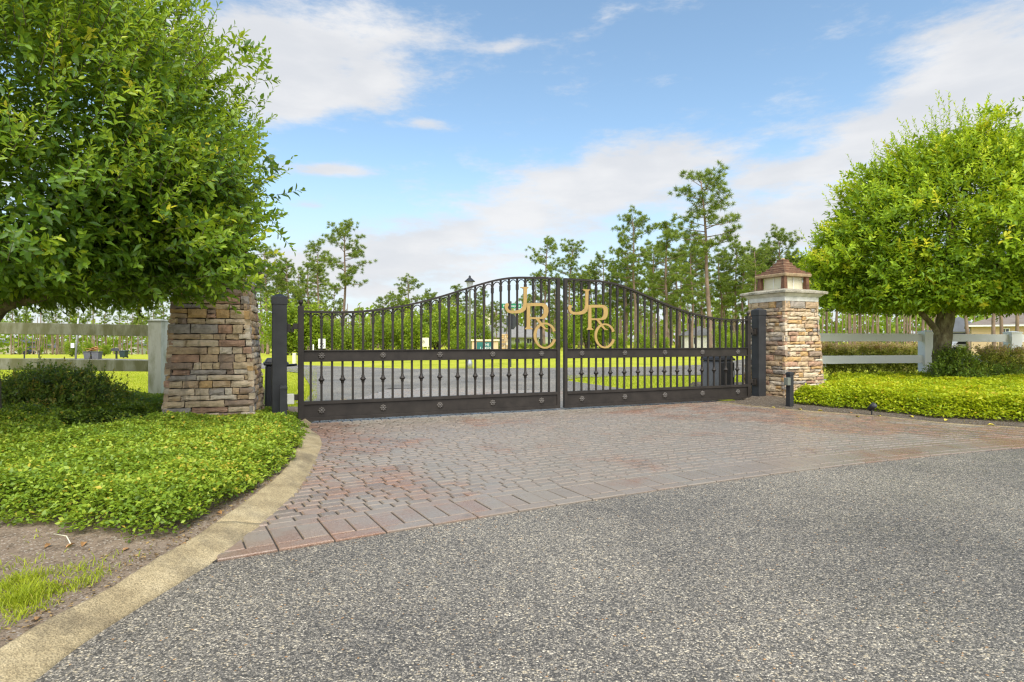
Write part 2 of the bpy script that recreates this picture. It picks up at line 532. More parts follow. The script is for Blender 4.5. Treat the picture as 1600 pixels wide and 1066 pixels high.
sheet('asphalt_road', [(-60, -30), (60, -30), (60, 3.0), (16, 5.0), (12, 6.6), (9.5, 7.8), (7.6, 8.8), (6.8, 9.2), (6.2, 10.2), (5.3, 11.0), (4.6, 12.0),
                       (4.2, 13.2), (3.4, 15.3), (2.4, 17.9), (1.75, 19.6), (2.4, 21.2), (5, 22.3), (8.8, 22.9), (11.5, 24.8), (16, 30), (25, 42), (45, 70), (30, 70), (17, 43), (11, 33), (7.5, 30.2), (3, 29.0), (-4.7, 27.6),
                       (-10.7, 31.6), (-17, 37), (-30, 44), (-80, 47), (-120, 48), (-120, 40.5), (-80, 40), (-30, 39.4), (-16, 33), (-8.5, 24), (-5.2, 15.5), (-3.75, 10), (-3.3, 8.8), (-2.3, 6.0), (-2.0, 4),
                       (-2.7, 2.2), (-6, -1.5), (-60, -12)], 0.0, M['asphalt'], 'grey exposed aggregate asphalt running under and beyond the gate', 'road')

# kerb: curved mountable concrete band, traced on the ground
outer_px = [(57, 1063), (131, 1006), (218, 950), (332, 880), (393, 838), (459, 779), (489, 735.5), (504.5, 700.5), (502.5, 683), (489.5, 661)]
inner_px = [(0, 1011), (74, 967), (166, 921), (245, 871), (306, 836), (393, 774.8), (437, 740), (459, 709), (467.6, 683), (465.5, 661)]
out_g = [gp(*p, 0.0) for p in outer_px]
in_g = [gp(*p, 0.09) for p in inner_px]
d0 = (out_g[0] - out_g[1]).normalized()
out_g = [out_g[0] + d0 * k for k in (7, 4, 2, 1, .4)] + out_g + [Vector((-3.25, 12.5, 0))]
d1 = (in_g[0] - in_g[1]).normalized()
in_g = [in_g[0] + d1 * k for k in (7, 4, 2, 1, .4)] + in_g + [Vector((-3.6, 12.5, .09))]


def spline(pts, n):
    P = [pts[0]] + list(pts) + [pts[-1]]
    out = []
    for i in range(1, len(P) - 2):
        for k in range(n):
            t = k / n
            a, b, c, d = P[i - 1], P[i], P[i + 1], P[i + 2]
            out.append(.5 * ((2 * b) + (c - a) * t + (2 * a - 5 * b + 4 * c - d) * t * t + (3 * b - a - 3 * c + d) * t ** 3))
    out.append(P[-2])
    return out


oc, ic = spline(out_g, 8), spline(in_g, 8)
mb = MB()
pairs = []
for k in range(len(oc)):
    pairs.append((oc[k], ic[k], 0.0))
    if k + 1 < len(oc) and oc[k + 1].y > oc[k].y:
        for yj in (1.0, 4.2, 7.3):
            if oc[k].y <= yj < oc[k + 1].y:
                for tq, dq in ((.46, 0.0), (.48, -.012), (.54, -.012), (.56, 0.0)):
                    pairs.append((oc[k].lerp(oc[k + 1], tq), ic[k].lerp(ic[k + 1], tq), dq))
prof = [(0.0, -.06), (.015, .004), (.10, .016), (.30, .035), (.6, .066), (.88, .088), (.97, .090), (1.0, .080), (1.02, -.05)]
vs, fs = [], []
for a, b, dj in pairs:
    for s, z in prof:
        wob = random.uniform(-.0025, .0025)
        vs.append((a.x + (b.x - a.x) * s, a.y + (b.y - a.y) * s, z + wob + (dj if z > 0 else 0)))
np_ = len(prof)
for i in range(len(pairs) - 1):
    for k in range(np_ - 1):
        q = i * np_ + k
        fs.append((q, q + np_, q + np_ + 1, q + 1))
mb.add(vs, fs)
tag(mb.build('kerb', M['kerb'], smooth=True), 'stained tan concrete kerb curving from the road edge to the gate', 'kerb', None, 'structure')

kerb_in = [(p.x, p.y) for p in ic]


def kerb_x(y):
    """x of the kerb's inner edge at a given y (right limit of the left bed)"""
    for (x0, y0), (x1, y1) in zip(kerb_in, kerb_in[1:]):
        if min(y0, y1) <= y <= max(y0, y1) and abs(y1 - y0) > 1e-6:
            return x0 + (x1 - x0) * (y - y0) / (y1 - y0)
    return kerb_in[-1][0] if y > kerb_in[-1][1] else kerb_in[0][0]


def soil_left(x, y):
    d = kerb_x(y) - x
    z = .074 + .05 * smooth01((d - .1) / 1.5) + .018 * math.sin(x * 3.1 + y * 2.3) * smooth01(d / .4) + .012 * math.sin(x * 9 + 1) * math.sin(y * 8)* smooth01(d / .4)
    return z * (1 - smooth01((y - 10.9) / .7)) - .06 * smooth01((y - 10.9) / .7)


mb = MB()
ny, nxx = 90, 46
vs, fs = [], []
for j in range(ny):
    y = -2.0 + (14.2) * j / (ny - 1)
    xr = kerb_x(y) + .02
    for i in range(nxx):
        s = (i / (nxx - 1)) ** 1.6
        x = xr - s * 9.0
        vs.append((x, y, soil_left(x, y)))
for j in range(ny - 1):
    for i in range(nxx - 1):
        a = j * nxx + i
        fs.append((a, a + nxx, a + nxx + 1, a + 1))
mb.add(vs, fs)
tag(mb.build('garden_soil', M['soil'], smooth=True), 'sandy brown soil of the planted bed left of the kerb', 'soil', None, 'structure')

# right bed soil
rb = [(16, 5.0), (12, 6.6), (9.5, 7.8), (7.6, 8.75), (6.8, 9.2), (6.2, 10.15), (5.3, 10.95), (4.6, 11.9), (4.2, 13.2), (3.7, 14.5)]   # front edge


def bed_front(x):
    for (x0, y0), (x1, y1) in zip(rb, rb[1:]):
        if x1 <= x <= x0:
            return y0 + (y1 - y0) * (x0 - x) / (x0 - x1)
    return rb[0][1] if x > rb[0][0] else rb[-1][1]


def soil_right(x, y):
    d = y - bed_front(x)
    return .012 + .10 * smooth01(d / 3.0) + .010 * math.sin(x * 5) * math.sin(y * 6) * smooth01(d)


mb = MB()
vs, fs = [], []
nxx, ny = 60, 20
for i in range(nxx):
    x = 3.75 + (16 - 3.75) * i / (nxx - 1)
    y0 = bed_front(x)
    y1 = max(17.5, y0 + .4) if x > 5.2 else y0 + .3 + 1.2 * smooth01((x - 4.2) / 1.0)
    for j in range(ny):
        y = y0 + (y1 - y0) * (j / (ny - 1)) ** 1.3
        vs.append((x, y, soil_right(x, y) - (.14 if j == ny - 1 else 0)))
for i in range(nxx - 1):
    for j in range(ny - 1):
        a = i * ny + j
        fs.append((a, a + ny, a + ny + 1, a + 1))
mb.add(vs, fs)
tag(mb.build('mulch_bed', M['mulch'], smooth=True), 'dark mulch strip edging the planted bed at right', 'mulch', None, 'structure')
mb = MB()
e = [Vector((x, y, 0)) for x, y in rb[:-1]]
e = spline(e, 6)
vs, fs = [], []
for i, p in enumerate(e):
    t = (e[min(i + 1, len(e) - 1)] - e[max(i - 1, 0)]).normalized()
    nn = Vector((-t.y, t.x, 0))
    for q, z in ((-.035, -.02), (-.03, .022), (.03, .024), (.035, -.02)):
        vs.append((p.x + nn.x * q, p.y + nn.y * q, z))
for i in range(len(e) - 1):
    for k in range(3):
        a = i * 4 + k
        fs.append((a, a + 1, a + 5, a + 4))
mb.add(vs, fs)
tag(mb.build('edging', M['kerb']), 'thin concrete edging between pavers and right bed', 'edging', None, 'structure')

# paved apron: every paver a bevelled block, laid along a gentle arc
def arc_dir(u):
    uu = min(max(u, -2), 9.0)
    return R(30.5 - .9 * uu - .07 * uu * abs(uu))


UST = .05
_tab = {}
p = Vector((-1.59, 3.563)); k = 0
_tab[0] = p.copy()
for i in range(1, 400):
    th = arc_dir((i - .5) * UST); p = p + Vector((math.cos(th), math.sin(th))) * UST; _tab[i] = p.copy()
p = _tab[0].copy()
for i in range(-1, -60, -1):
    th = arc_dir((i + .5) * UST); p = p - Vector((math.cos(th), math.sin(th))) * UST; _tab[i] = p.copy()


def arc(u, v):
    i = math.floor(u / UST); f = u / UST - i
    i = max(-58, min(397, i))
    b = _tab[i].lerp(_tab[i + 1], f); th = arc_dir(u)
    return Vector((b.x - math.sin(th) * v, b.y + math.cos(th) * v))


apron = MB()
def paver(u0, u1, v0, v1, tint, top=.014, gap=.005, bev=.006):
    g = gap; dz = random.uniform(-.0022, .0022); tl = random.uniform(-.0018, .0018)
    jit = lambda: random.uniform(-.0016, .0016)
    lo = [(u0 + g, v0 + g), (u1 - g, v0 + g), (u1 - g, v1 - g), (u0 + g, v1 - g)]
    hi = [(u0 + g + bev + jit(), v0 + g + bev + jit()), (u1 - g - bev + jit(), v0 + g + bev + jit()), (u1 - g - bev + jit(), v1 - g - bev + jit()), (u0 + g + bev + jit(), v1 - g - bev + jit())]
    vs = [(*arc(*q), 0.0) for q in lo] + [(*arc(*q), top - bev * .8 + dz) for q in lo] + [(*arc(*q), top + dz + (tl if i < 2 else -tl)) for i, q in enumerate(hi)]
    fs = [(8, 9, 10, 11)]
    for i in range(4):
        j = (i + 1) % 4
        fs += [(i, j, j + 4, i + 4), (i + 4, j + 4, j + 8, i + 8)]
    apron.add(vs, fs, 0, tint)


def in_apron(q):
    if q.y < 12.6:
        # right of the kerb's road-side edge
        for a, b in zip(oc, oc[1:]):
            if min(a.y, b.y) <= q.y <= max(a.y, b.y) and abs(b.y - a.y) > 1e-6:
                if q.x < a.x + (b.x - a.x) * (q.y - a.y) / (b.y - a.y) - .16: return False
                break
    else:
        if q.x < -3.4: return False
    if q.y > bed_front(q.x) + .06 and q.x > 3.7: return False
    return q.x < 15 and q.y < 15.6 - .25 * q.x


ub = -2.0 + .117
while ub < 15:                                   # border: stretcher, two soldiers, stretcher
    L = .343
    if in_apron(arc(ub + L / 2, .28)):
        bt = lambda: random.choice([.5, .62, .68, .74, .92]) + random.uniform(-.06, .06)
        paver(ub, ub + L, 0, .125, bt()); paver(ub, ub + L, .445, .56, bt())
        paver(ub, ub + L / 2, .125, .445, bt()); paver(ub + L / 2, ub + L, .125, .445, bt())
    ub += L
v = .56; row = 0
while v < 11.5:
    dv = .118
    u = -2.4 - random.uniform(0, .2)
    while u < 14.5:
        L = random.choice([.125, .125, .175, .175, .2])
        c = arc(u + L / 2, v + dv / 2)
        if in_apron(c):
            tt = random.choice([.1, .25, .35, .45, .55, .65, .75, .85]) + random.uniform(-.05, .05)
            if v > 4.2 and c.x < 3 and v < 4.9: tt = .66 + random.uniform(-.08, .08)  # redder band before the gate: its wet reflection painted into the tint
            paver(u, u + L, v, v + dv, tt, .015, .0058, .010)
        u += L
    v += dv; row += 1
tag(apron.build('paved_apron', M['paver']), 'red and grey brick paver apron in front of the gate with a soldier border', 'paving', None, 'structure')
bed = []
for u in np.linspace(-1.9, 15, 50): bed.append(tuple(arc(u, .004)))
top = [(15, 5.45), (12, 6.65), (9.5, 7.85), (7.6, 8.8), (6.8, 9.25), (6.2, 10.2), (5.3, 11.0), (4.7, 12.0), (4.3, 13.2), (3.5, 14.75), (-3.4, 16.4), (-3.4, 9.0), (-2.9, 7.5), (-2.35, 5.9), (-2.15, 4.4)]
sheet('joint_bed', [q for q in bed if q[0] < 14.8] + top, .004, M['joint'], 'dark sand joints between the brick pavers', 'paving')

# ------------------------------------------------------------------ gate
GA = math.atan2(1.85, 4.24)
H0 = Vector((-3.33, 9.21, 0))                      # left hinge line on the ground
GD = Vector((math.cos(GA), math.sin(GA), 0))
LEAF, T_RIGHT = 4.60, 9.29
CURVE = [(0, 1.780), (.35, 1.772), (.69, 1.774), (1.013, 1.796), (1.313, 1.838), (1.642, 1.897), (1.958, 1.973), (2.283, 2.068), (2.616, 2.178), (2.923, 2.283), (3.242, 2.382), (3.502, 2.438), (3.708, 2.463), (4.094, 2.474), (4.6, 2.477)]
cs, cz = np.array([c[0] for c in CURVE]), np.array([c[1] for c in CURVE])


def ztop(s):
    return float(np.mean(np.interp([s - .15, s - .07, s, s + .07, s + .15], cs, cz)))


def rosette(mb, cx, cz_, y0, Rr):
    n, rings = 40, [0, .18, .3, .42, .6, .82, 1.0]
    vs, fs = [], []
    for r in rings:
        for k in range(n):
            a = 2 * math.pi * k / n
            pet = .5 + .5 * math.cos(8 * a)
            rr = r * Rr * (1 if r < .5 else (.80 + .20 * pet ** .6))
            if r < .2: h = .032
            elif r < .35: h = .010
            elif r < .5: h = .014
            elif r < .7: h = .012 + .016 * pet
            elif r < .9: h = .008 + .018 * pet
            else: h = 0
            vs.append((cx + rr * math.cos(a), y0 - h, cz_ + rr * math.sin(a)))
    for i in range(len(rings) - 1):
        for k in range(n):
            a, b = i * n + k, i * n + (k + 1) % n
            fs.append((a, b, b + n, a + n))
    mb.add(vs, fs)


def plane_sz(zx, zy):
    """zoomed-crop pixel of the monogram -> (t along gate plane, z)"""
    px, py = 740 + zx / 6.664, 420 + zy / 6.664
    iz = .10858 - .0000446 * (px - 466)
    Z = 1 / iz
    X = (px - CX) / F * Z
    return ((X - H0.x) / GD.x, CAMZ + (CY - py) / F * Z)


J = [(478, 193), (560, 193), (560, 199), (546, 214), (543, 300), (541, 395), (530, 430), (502, 455), (455, 467), (372, 467), (340, 456), (319, 428), (312, 396), (318, 372), (334, 360), (352, 364), (357, 380), (350, 393), (346, 408), (354, 426), (374, 437), (432, 437), (470, 428), (497, 405), (507, 368), (509, 214), (494, 205), (478, 199)]
RS = [(543, 362), (577, 362), (578, 606), (588, 618), (601, 624), (601, 632), (525, 632), (525, 624), (536, 616), (541, 604)]
RB = [(577.5, 360), (690, 360), (725, 364), (750, 380), (764, 410), (766, 450), (757, 490), (740, 514), (706, 526), (577.5, 526), (577.5, 507), (688, 507), (704, 495), (716, 465), (718, 430), (712, 405), (696, 391), (577.5, 391)]
RL = [(634, 527), (668, 527), (708, 580), (738, 618), (762, 625), (762, 633), (726, 633), (700, 608), (668, 570)]


def make_leaf(name, root_t, sg, label, mono_t):
    root = empty(name, H0 + GD * root_t, GA, label, 'gate', 'driveway gate leaves')
    X = lambda s: sg * s
    def bx(mb, s0, s1, *a):
        x0, x1 = sorted((X(s0), X(s1))); mb.box(x0, x1, *a); return mb
    # stiles
    st = bx(MB(), 0, .085, -.042, .042, .05, 1.845).build('stile', M['gate'], root, .004)
    fb = MB(); fb.lathe([(.012, 1.845), (.020, 1.85), (.020, 1.862), (.014, 1.868), (.026, 1.876), (.036, 1.893), (.038, 1.908), (.034, 1.925), (.020, 1.94), (.004, 1.945)], 16, X(.0425), 0)
    fb.build('finial', M['gate'], st, 0, True)
    bx(MB(), LEAF - .065, LEAF, -.035, .035, .05, 2.478).build('stile', M['gate'], root, .004)
    # curved top rail
    mb = MB(); vs, fs = [], []
    S = np.linspace(.085, LEAF - .065, 70)
    for s in S:
        z = ztop(s)
        for y, dz in ((-.034, -.036), (-.034, 0), (.034, 0), (.034, -.036)):
            vs.append((X(s), y, z + dz))
    for i in range(len(S) - 1):
        for k in range(4):
            a, b = i * 4 + k, i * 4 + (k + 1) % 4
            fs.append((a, b, b + 4, a + 4) if sg < 0 else (a, a + 4, b + 4, b))
    mb.add(vs, fs).build('top_rail', M['gate'], root)
    # mid rail and kick panel, channel sections
    a0, a1 = .085, LEAF - .065
    mb = MB(); bx(mb, a0, a1, -.016, .016, .992, 1.140); bx(mb, a0, a1, -.040, .040, 1.140, 1.158); bx(mb, a0, a1, -.040, .040, .974, .992)
    mr = mb.build('mid_rail', M['gate'], root, .003)
    mb = MB(); bx(mb, a0, a1, -.016, .016, .105, .305); bx(mb, a0, a1, -.040, .040, .305, .357); bx(mb, a0, a1, -.034, .034, .05, .105)
    kp = mb.build('kick_panel', M['gate'], root, .003)
    for i in range(5):
        s = .350 + .967 * i
        mb = MB(); rosette(mb, X(s), 1.066, -.017, .056); mb.build('rosette', M['rosette'], mr, 0, True)
        mb = MB(); rosette(mb, X(s), .205, -.017, .058); mb.build('rosette', M['rosette'], kp, 0, True)
    # balusters with collars, and the small arches that join their heads
    h = .0165
    ss = [.189 + .1612 * n for n in range(27)]
    for n, s in enumerate(ss):
        zt = ztop(s) - .034
        mb = MB()
        bx(mb, s - h, s + h, -h, h, .357, .974)
        bx(mb, s - h, s + h, -h, h, 1.158, zt)
        bx(mb, s - h - .006, s + h + .006, -h - .006, h + .006, zt - .20, zt - .10)
        b = mb.build('baluster', M['gate'], root, .003)
        if n % 2:
            mb = MB()
            mb.lathe([(.023, .628), (.026, .645), (.024, .658), (.034, .664), (.040, .676), (.050, .682), (.050, .692), (.038, .700), (.034, .712), (.024, .720), (.026, .735), (.023, .75)], 14, X(s), 0)
            mb.build('collar', M['gate'], b, 0, True)
    edges = [.085 - h] + ss + [LEAF - .065 + h]
    for s0, s1 in zip(edges, edges[1:]):
        pts = []
        r = (s1 - s0) / 2 - h
        for k in range(9):
            a = math.pi * (1 - k / 8)
            s = (s0 + s1) / 2 + r * math.cos(a)
            zz = ztop(s) - .040 - r * 1.05 + r * 1.05 * math.sin(a)
            pts.append((X(s), 0, zz - .012))
        MB().tube(pts, .009, 6).build('arch', M['gate'], root, 0, True)
    # gilded monogram standing proud of the bars
    mg = MB()
    loc = lambda q: ((lambda t, z: (t + mono_t - root_t, z))(*plane_sz(*q)))
    y = -.052
    mg.extrude_xz([loc(q) for q in J], y, y + .024).build('monogram_letter', M['gold'], root, .002)
    mg = MB()
    mg.extrude_xz([loc(q) for q in RS], y - .002, y + .022); mg.extrude_xz([loc(q) for q in RB], y - .001, y + .023); mg.extrude_xz([loc(q) for q in RL], y - .003, y + .021)
    mg.build('monogram_letter', M['gold'], root, .002)
    mg = MB(); vs, fs = [], []
    N = 56
    for k in range(N + 1):
        a = R(-18 - (360 - 40) * k / N) if False else R(22 + (360 - 40) * k / N)
        e = abs(k / N - .5) * 2
        w = 27 - 8 * (1 - abs(math.cos(a)))
        if e > .93: w = 27 + 6 * (e - .93) / .07
        for rr in ((118, 135), (118 - w, 135 - w * .92)):
            s_, z_ = loc((730 + rr[0] * math.cos(a), 697 - rr[1] * math.sin(a)))
            vs += [(s_, y - .005, z_), (s_, y + .019, z_)]
    for k in range(N):
        a = k * 4
        fs += [(a, a + 2, a + 6, a + 4), (a + 1, a + 5, a + 7, a + 3), (a, a + 4, a + 5, a + 1), (a + 2, a + 3, a + 7, a + 6)]
    fs += [(0, 1, 3, 2), (N * 4, N * 4 + 2, N * 4 + 3, N * 4 + 1)]
    mg.add(vs, fs).build('monogram_letter', M['gold'], root)
    # hinge knuckles welded to the hinge stile
    for z in (.42, 1.52):
        mb = MB(); bx(mb, -.075, -.001, -.03, .03, z - .04, z + .05); bx(mb, -.10, -.06, -.02, .02, z - .085, z + .0)
        mb.build('hinge', M['gate'], root, .004)
    return root


make_leaf('gate_leaf', 0.0, 1, 'dark swing gate leaf hinged beside the left stone pillar, gold monogram at its far end', 0.0)
make_leaf('gate_leaf', T_RIGHT, -1, 'dark swing gate leaf hinged at the right stone pillar, gold monogram beside the center gap', 1.288)


def gate_post(t, label, sg):
    c = H0 + GD * t
    r = empty('gate_post', c, GA, label, 'gate post', 'square steel gate posts')
    MB().box(-.105, .105, -.105, .105, -.05, 1.94).build('post', M['post'], r, .006)
    mb = MB(); mb.frustum((.114, .114), 1.86, (.114, .114), 1.975); mb.frustum((.114, .114), 1.976, (.01, .01), 2.03)
    mb.build('cap', M['post'], r, .004)
    for z in (.40, 1.50):
        x0, x1 = sorted((sg * .106, sg * .16))
        mb = MB(); mb.box(x0, x1, -.035, .035, z - .06, z + .06); mb.box(min(sg * .106, sg * .118), max(sg * .106, sg * .118), -.06, .06, z - .09, z + .09)
        mb.build('hinge_bracket', M['gate'], r, .004)


gate_post(-.27, 'square charcoal steel post between the left pillar and the gate', 1)
gate_post(T_RIGHT + .27, 'square charcoal steel post touching the right stone pillar', -1)


def sensor_post(loc, top, label, boxmat, bx):
    r = empty('sensor_post', loc, GA, label, 'sensor post', 'short gate sensor posts')
    MB().box(-.05, .05, -.05, .05, -.05, top - .06).build('post', M['post'], r, .004)
    MB().frustum((.058, .058), top - .06, (.058, .058), top - .025).frustum((.058, .058), top - .0245, (.03, .03), top).build('cap', M['post'], r, .003)
    b = MB().box(*bx).build('sensor_box', boxmat, r, .008)
    return r


sensor_post(Vector((-3.40, 8.80, .09)), .55, 'short charcoal post with cream sensor box in the left bed', M['cream_plastic'], (.051, .15, -.05, .06, .27, .42))
sensor_post(Vector((5.42, 11.55, .02)), .68, 'short charcoal post with greenish sensor box before the right pillar', M['olive_plastic'], (-.13, -.051, -.07, .03, .42, .57))


def operator(loc, rz, label, arm, wide=.5, deep=.55, hgt=1.0, sg=1):
    r = empty('gate_operator', loc, rz, label, 'gate opener', 'swing gate opener housings')
    mb = MB(); mb.frustum((wide / 2, deep / 2), -.02, (wide / 2 - .02, deep / 2 - .02), hgt - .12)
    mb.build('housing', M['grey_plastic'] if sg < 0 else M['black'], r, .03)
    mb = MB(); mb.frustum((wide / 2 + .012, deep / 2 + .012), hgt - .12, (wide / 2 + .012, deep / 2 + .012), hgt - .07); mb.frustum((wide / 2 - .004, deep / 2 - .004), hgt - .0695, (wide / 2 - .05, deep / 2 - .05), hgt)
    mb.build('lid', M['black'], r, .015)
    if arm:
        MB().tube([(0, -deep / 2 + .1, .93 - .12), (.15 * sg, -deep / 2 - .1, .93 - .05), arm], .022, 8).build('arm', M['black'], r)
    else:
        MB().box(-wide / 2 + .03, wide / 2 - .03, -deep / 2 - .012, -deep / 2 + .01, .06, hgt - .16).build('door', M['black'], r, .01)
    MB().box(wide / 2 - .10, wide / 2 - .04, -deep / 2 - .028, -deep / 2 - .013, .45, .60).build('latch', M['galv'], r)
    return r


operator(Vector((-4.17, 10.45, 0)), GA, 'black plastic gate opener box with lid behind the left pillar', (.30, -.62, .90), .38)
operator(Vector((4.85, 13.95, 0)), GA + R(14), 'grey and black gate opener box seen through the right gate leaf', None, .62, .5, .96, -1)

# ------------------------------------------------------------------ stone pillars
def make_pillar(loc, label, seed, B=.585, Tp=.485, rot=0.0, rows=(.065, .075, .085, .095, .11, .13)):
    rs = random.Random(seed)
    root = empty('stone_pillar', loc, GA + rot, label, 'pillar', 'stone gate pillars')
    HT = 2.17          # stonework height; B, Tp: half widths at foot and top
    hw = lambda z: B + (Tp - B) * z / HT
    core = MB(); core.frustum((B - .035, B - .035), -.1, (Tp - .035, Tp - .035), HT)
    core.build('core', M['mortar'], root)
    mb = MB()
    for face in range(4):
        z = -.08
        while z < HT - .03:
            hh = rs.choice(rows)
            if HT - z - hh < .05: hh = HT - z
            a = -1.0
            over = .012 + rs.uniform(0, .02)
            W = hw(max(0, z))
            a = -W - over
            end = W + over
            while a < end - .01:
                L = rs.choice([.11, .16, .20, .26, .33, .40, .46]) * rs.uniform(.85, 1.15)
                if end - a - L < .08: L = end - a
                split = hh > .105 and L < .26 and rs.random() < .3
                pieces = [(z, z + hh)] if not split else [(z, z + hh * .48), (z + hh * .48, z + hh)]
                for (za, zb) in pieces:
                    out = rs.uniform(0.002, .046); tint = rs.choice([0, .1, .17, .2, .25, .33, .35, .38, .42, .47, .5, .55, .59, .65, .71, .78, .82, .88, .92, .95]) 
                    g = .006
                    nxs, nzs = max(2, int(L / .06)), 3
                    grid, back = [], []
                    for j in range(nzs + 1):
                        for i in range(nxs + 1):
                            fu, fv = i / nxs, j / nzs
                            edge = (i in (0, nxs)) or (j in (0, nzs))
                            uu = a + g + (L - 2 * g) * fu; zz = za + g + (zb - za - 2 * g) * fv
                            if edge:
                                uu += rs.uniform(-.006, .006); zz += rs.uniform(-.006, .006)
                                dpt = out - .014 + rs.uniform(-.005, .004)
                            else:
                                uu += rs.uniform(-.01, .01); zz += rs.uniform(-.006, .006)
                                dpt = out + rs.uniform(-.008, .008)
                            y = -(hw(max(0, zz)) + dpt)
                            grid.append((uu, y, zz))
                    n0 = len(grid)
                    fs = []
                    w = nxs + 1
                    for j in range(nzs):
                        for i in range(nxs):
                            q = j * w + i; fs.append((q, q + 1, q + w + 1, q + w))
                    rim = [i for i in range(w)] + [j * w + nxs for j in range(1, nzs + 1)] + [nzs * w + i for i in range(nxs - 1, -1, -1)] + [j * w for j in range(nzs - 1, 0, -1)]
                    bk = [(grid[i][0], -(hw(max(0, grid[i][2])) - .05), grid[i][2]) for i in rim]
                    for k in range(len(rim)):
                        k2 = (k + 1) % len(rim)
                        fs.append((rim[k2], rim[k], n0 + k, n0 + k2))
                    c_, s_ = [(1, 0), (0, 1), (-1, 0), (0, -1)][face]
                    mb.add([(x * c_ - y * s_, x * s_ + y * c_, zz) for x, y, zz in grid + bk], fs, 0, tint)
                a += L
            z += hh
    mb.build('stonework', M['stone'], root)
    cp = MB(); cp.frustum((Tp + .025, Tp + .025), HT, (Tp + .03, Tp + .03), HT + .10); cp.frustum((Tp + .045, Tp + .045), HT + .10, (Tp + .12, Tp + .12), HT + .165)
    cp.build('cap_moulding', M['white_trim'], root, .006)
    sl = MB(); sl.frustum((Tp + .165, Tp + .165), HT + .166, (Tp + .165, Tp + .165), HT + .225); sl.frustum((Tp + .15, Tp + .15), HT + .2255, (.37, .37), HT + .285)
    sl.build('cap_slab', M['slab'], root, .012)
    z0 = HT + .286
    lan = empty('lantern', (0, 0, 0)); lan.parent = root
    MB().frustum((.285, .285), z0, (.275, .275), z0 + .27).build('glass', M['glass_frost'], lan)
    for sx in (-1, 1):
        for sy in (-1, 1):
            pm = MB()
            for k in (0, 1):       # two boards meeting at each corner
                ax = (sx * .36, sy * .36)
                pm.frustum((.05, .05), z0 - .01, (.042, .042), z0 + .275, sx * .335, sy * .335) if k == 0 else None
            pm.build('corner_post', M['wood'], lan, .003)
            gm = MB()
    mu = MB()
    for q in (0, math.pi / 2, math.pi, -math.pi / 2):
        c_, s_ = math.cos(q), math.sin(q)
        sub = MB().box(-.012, .012, -.292, -.286, z0, z0 + .27).xform(Matrix.Rotation(q, 4, 'Z'))
        mu.add(sub.v, sub.f)
    mu.build('glazing_bar', M['white_trim'], lan)
    rf = MB()
    MB().frustum((.405, .405), z0 + .275, (.42, .42), z0 + .325).build('eaves_board', M['wood_edge'], lan, .004)
    zz, w = z0 + .3255, .415
    n = 6
    for i in range(n):
        w1 = .415 - (.415 - .05) * (i + 1) / n
        rf.frustum((w, w), zz, (w - .004, w - .004), zz + .011, mat=1)
        rf.frustum((w - .006, w - .006), zz + .0112, (w - .018, w - .018), zz + .045 + .006 * i, mat=0)
        zz += .0455 + .006 * i; w = w1 * (1 - .12 * math.sin(math.pi * (i + 1) / n))
    rf.frustum((.045, .045), zz, (.02, .02), zz + .035, mat=1)
    rf.build('roof', [M['wood'], M['wood_edge']], lan, .002)
    return root


rz = Matrix.Rotation(GA, 3, 'Z')
make_pillar(Vector((5.84, 12.65, .0)) + rz @ Vector((.60, .60, 0)), 'tan ledge stone pillar with clear view of its wooden lantern roof, beside the right gate leaf', 3)
make_pillar(Vector((-4.93, 8.42, .03)) + Matrix.Rotation(GA - R(7), 3, 'Z') @ Vector((.57, .57, 0)), 'brown ledge stone pillar half covered by the big tree at left', 5, .605, .475, -R(7), (.075, .085, .095, .105, .12, .14))

# ------------------------------------------------------------------ rail fences
def fence(label, posts, rails, ptop, pw, mat, mc, ext):
    root = empty('rail_fence', (posts[0][0], posts[0][1], 0), 0, label, 'fence', 'white three rail fences')
    ox, oy = posts[0]
    for (x, y), top in zip(posts, ptop):
        MB().box(x - ox - pw, x - ox + pw, y - oy - pw, y - oy + pw, -.1, top).build('post', mc, root, .006)
        MB().frustum((pw + .012, pw + .012), top, (pw + .012, pw + .012), top + .02, x - ox, y - oy).frustum((pw + .006, pw + .006), top + .0204, (.01, .01), top + .05, x - ox, y - oy).build('post_cap', mc, root, .003)
    pts = ext
    for a, b in zip(pts, pts[1:]):
        for (z0, z1) in rails:
            A, Bv = Vector((a[0] - ox, a[1] - oy, a[2])), Vector((b[0] - ox, b[1] - oy, b[2]))
            d = Bv - A; d.z = 0; n = Vector((-d.y, d.x, 0)).normalized() * .025
            vs = []
            for P in (A, Bv):
                for s in (-1, 1):
                    vs.append((P.x + n.x * s, P.y + n.y * s, P.z + z0)); vs.append((P.x + n.x * s, P.y + n.y * s, P.z + z1))
            MB().add(vs, [(0, 4, 5, 1), (2, 3, 7, 6), (1, 5, 7, 3), (0, 2, 6, 4), (0, 1, 3, 2), (4, 6, 7, 5)]).build('rail', mat, root, .006)


M['fence_cap'] = M['fence_left']
fence('algae stained white three rail fence running left from the left pillar', [(-6.42, 10.75), (-9.6, 10.55), (-12.8, 10.35)], [(1.385, 1.59), (.745, .948), (.09, .305)],
      [1.655, 1.70, 1.72], .118, M['fence_left'], M['fence_left_post'], [(-6.54, 10.74, 0), (-9.48, 10.56, .05), ][0:2] + [(-9.72, 10.54, .05), (-12.7, 10.36, .06)])
fence('white three rail fence running right from the right pillar behind the round tree', [(11.56, 16.5), (14.08, 16.65), (16.6, 16.8)], [(1.29, 1.505), (.69, .908), (.08, .283)],
      [1.545, 1.53, 1.53], .15, M['fence_right'], M['fence_right'], [(7.6, 15.6, 0), (11.44, 16.49, 0), (11.68, 16.51, 0), (13.95, 16.64, -.02), (14.2, 16.66, -.02), (16.5, 16.79, -.02)])

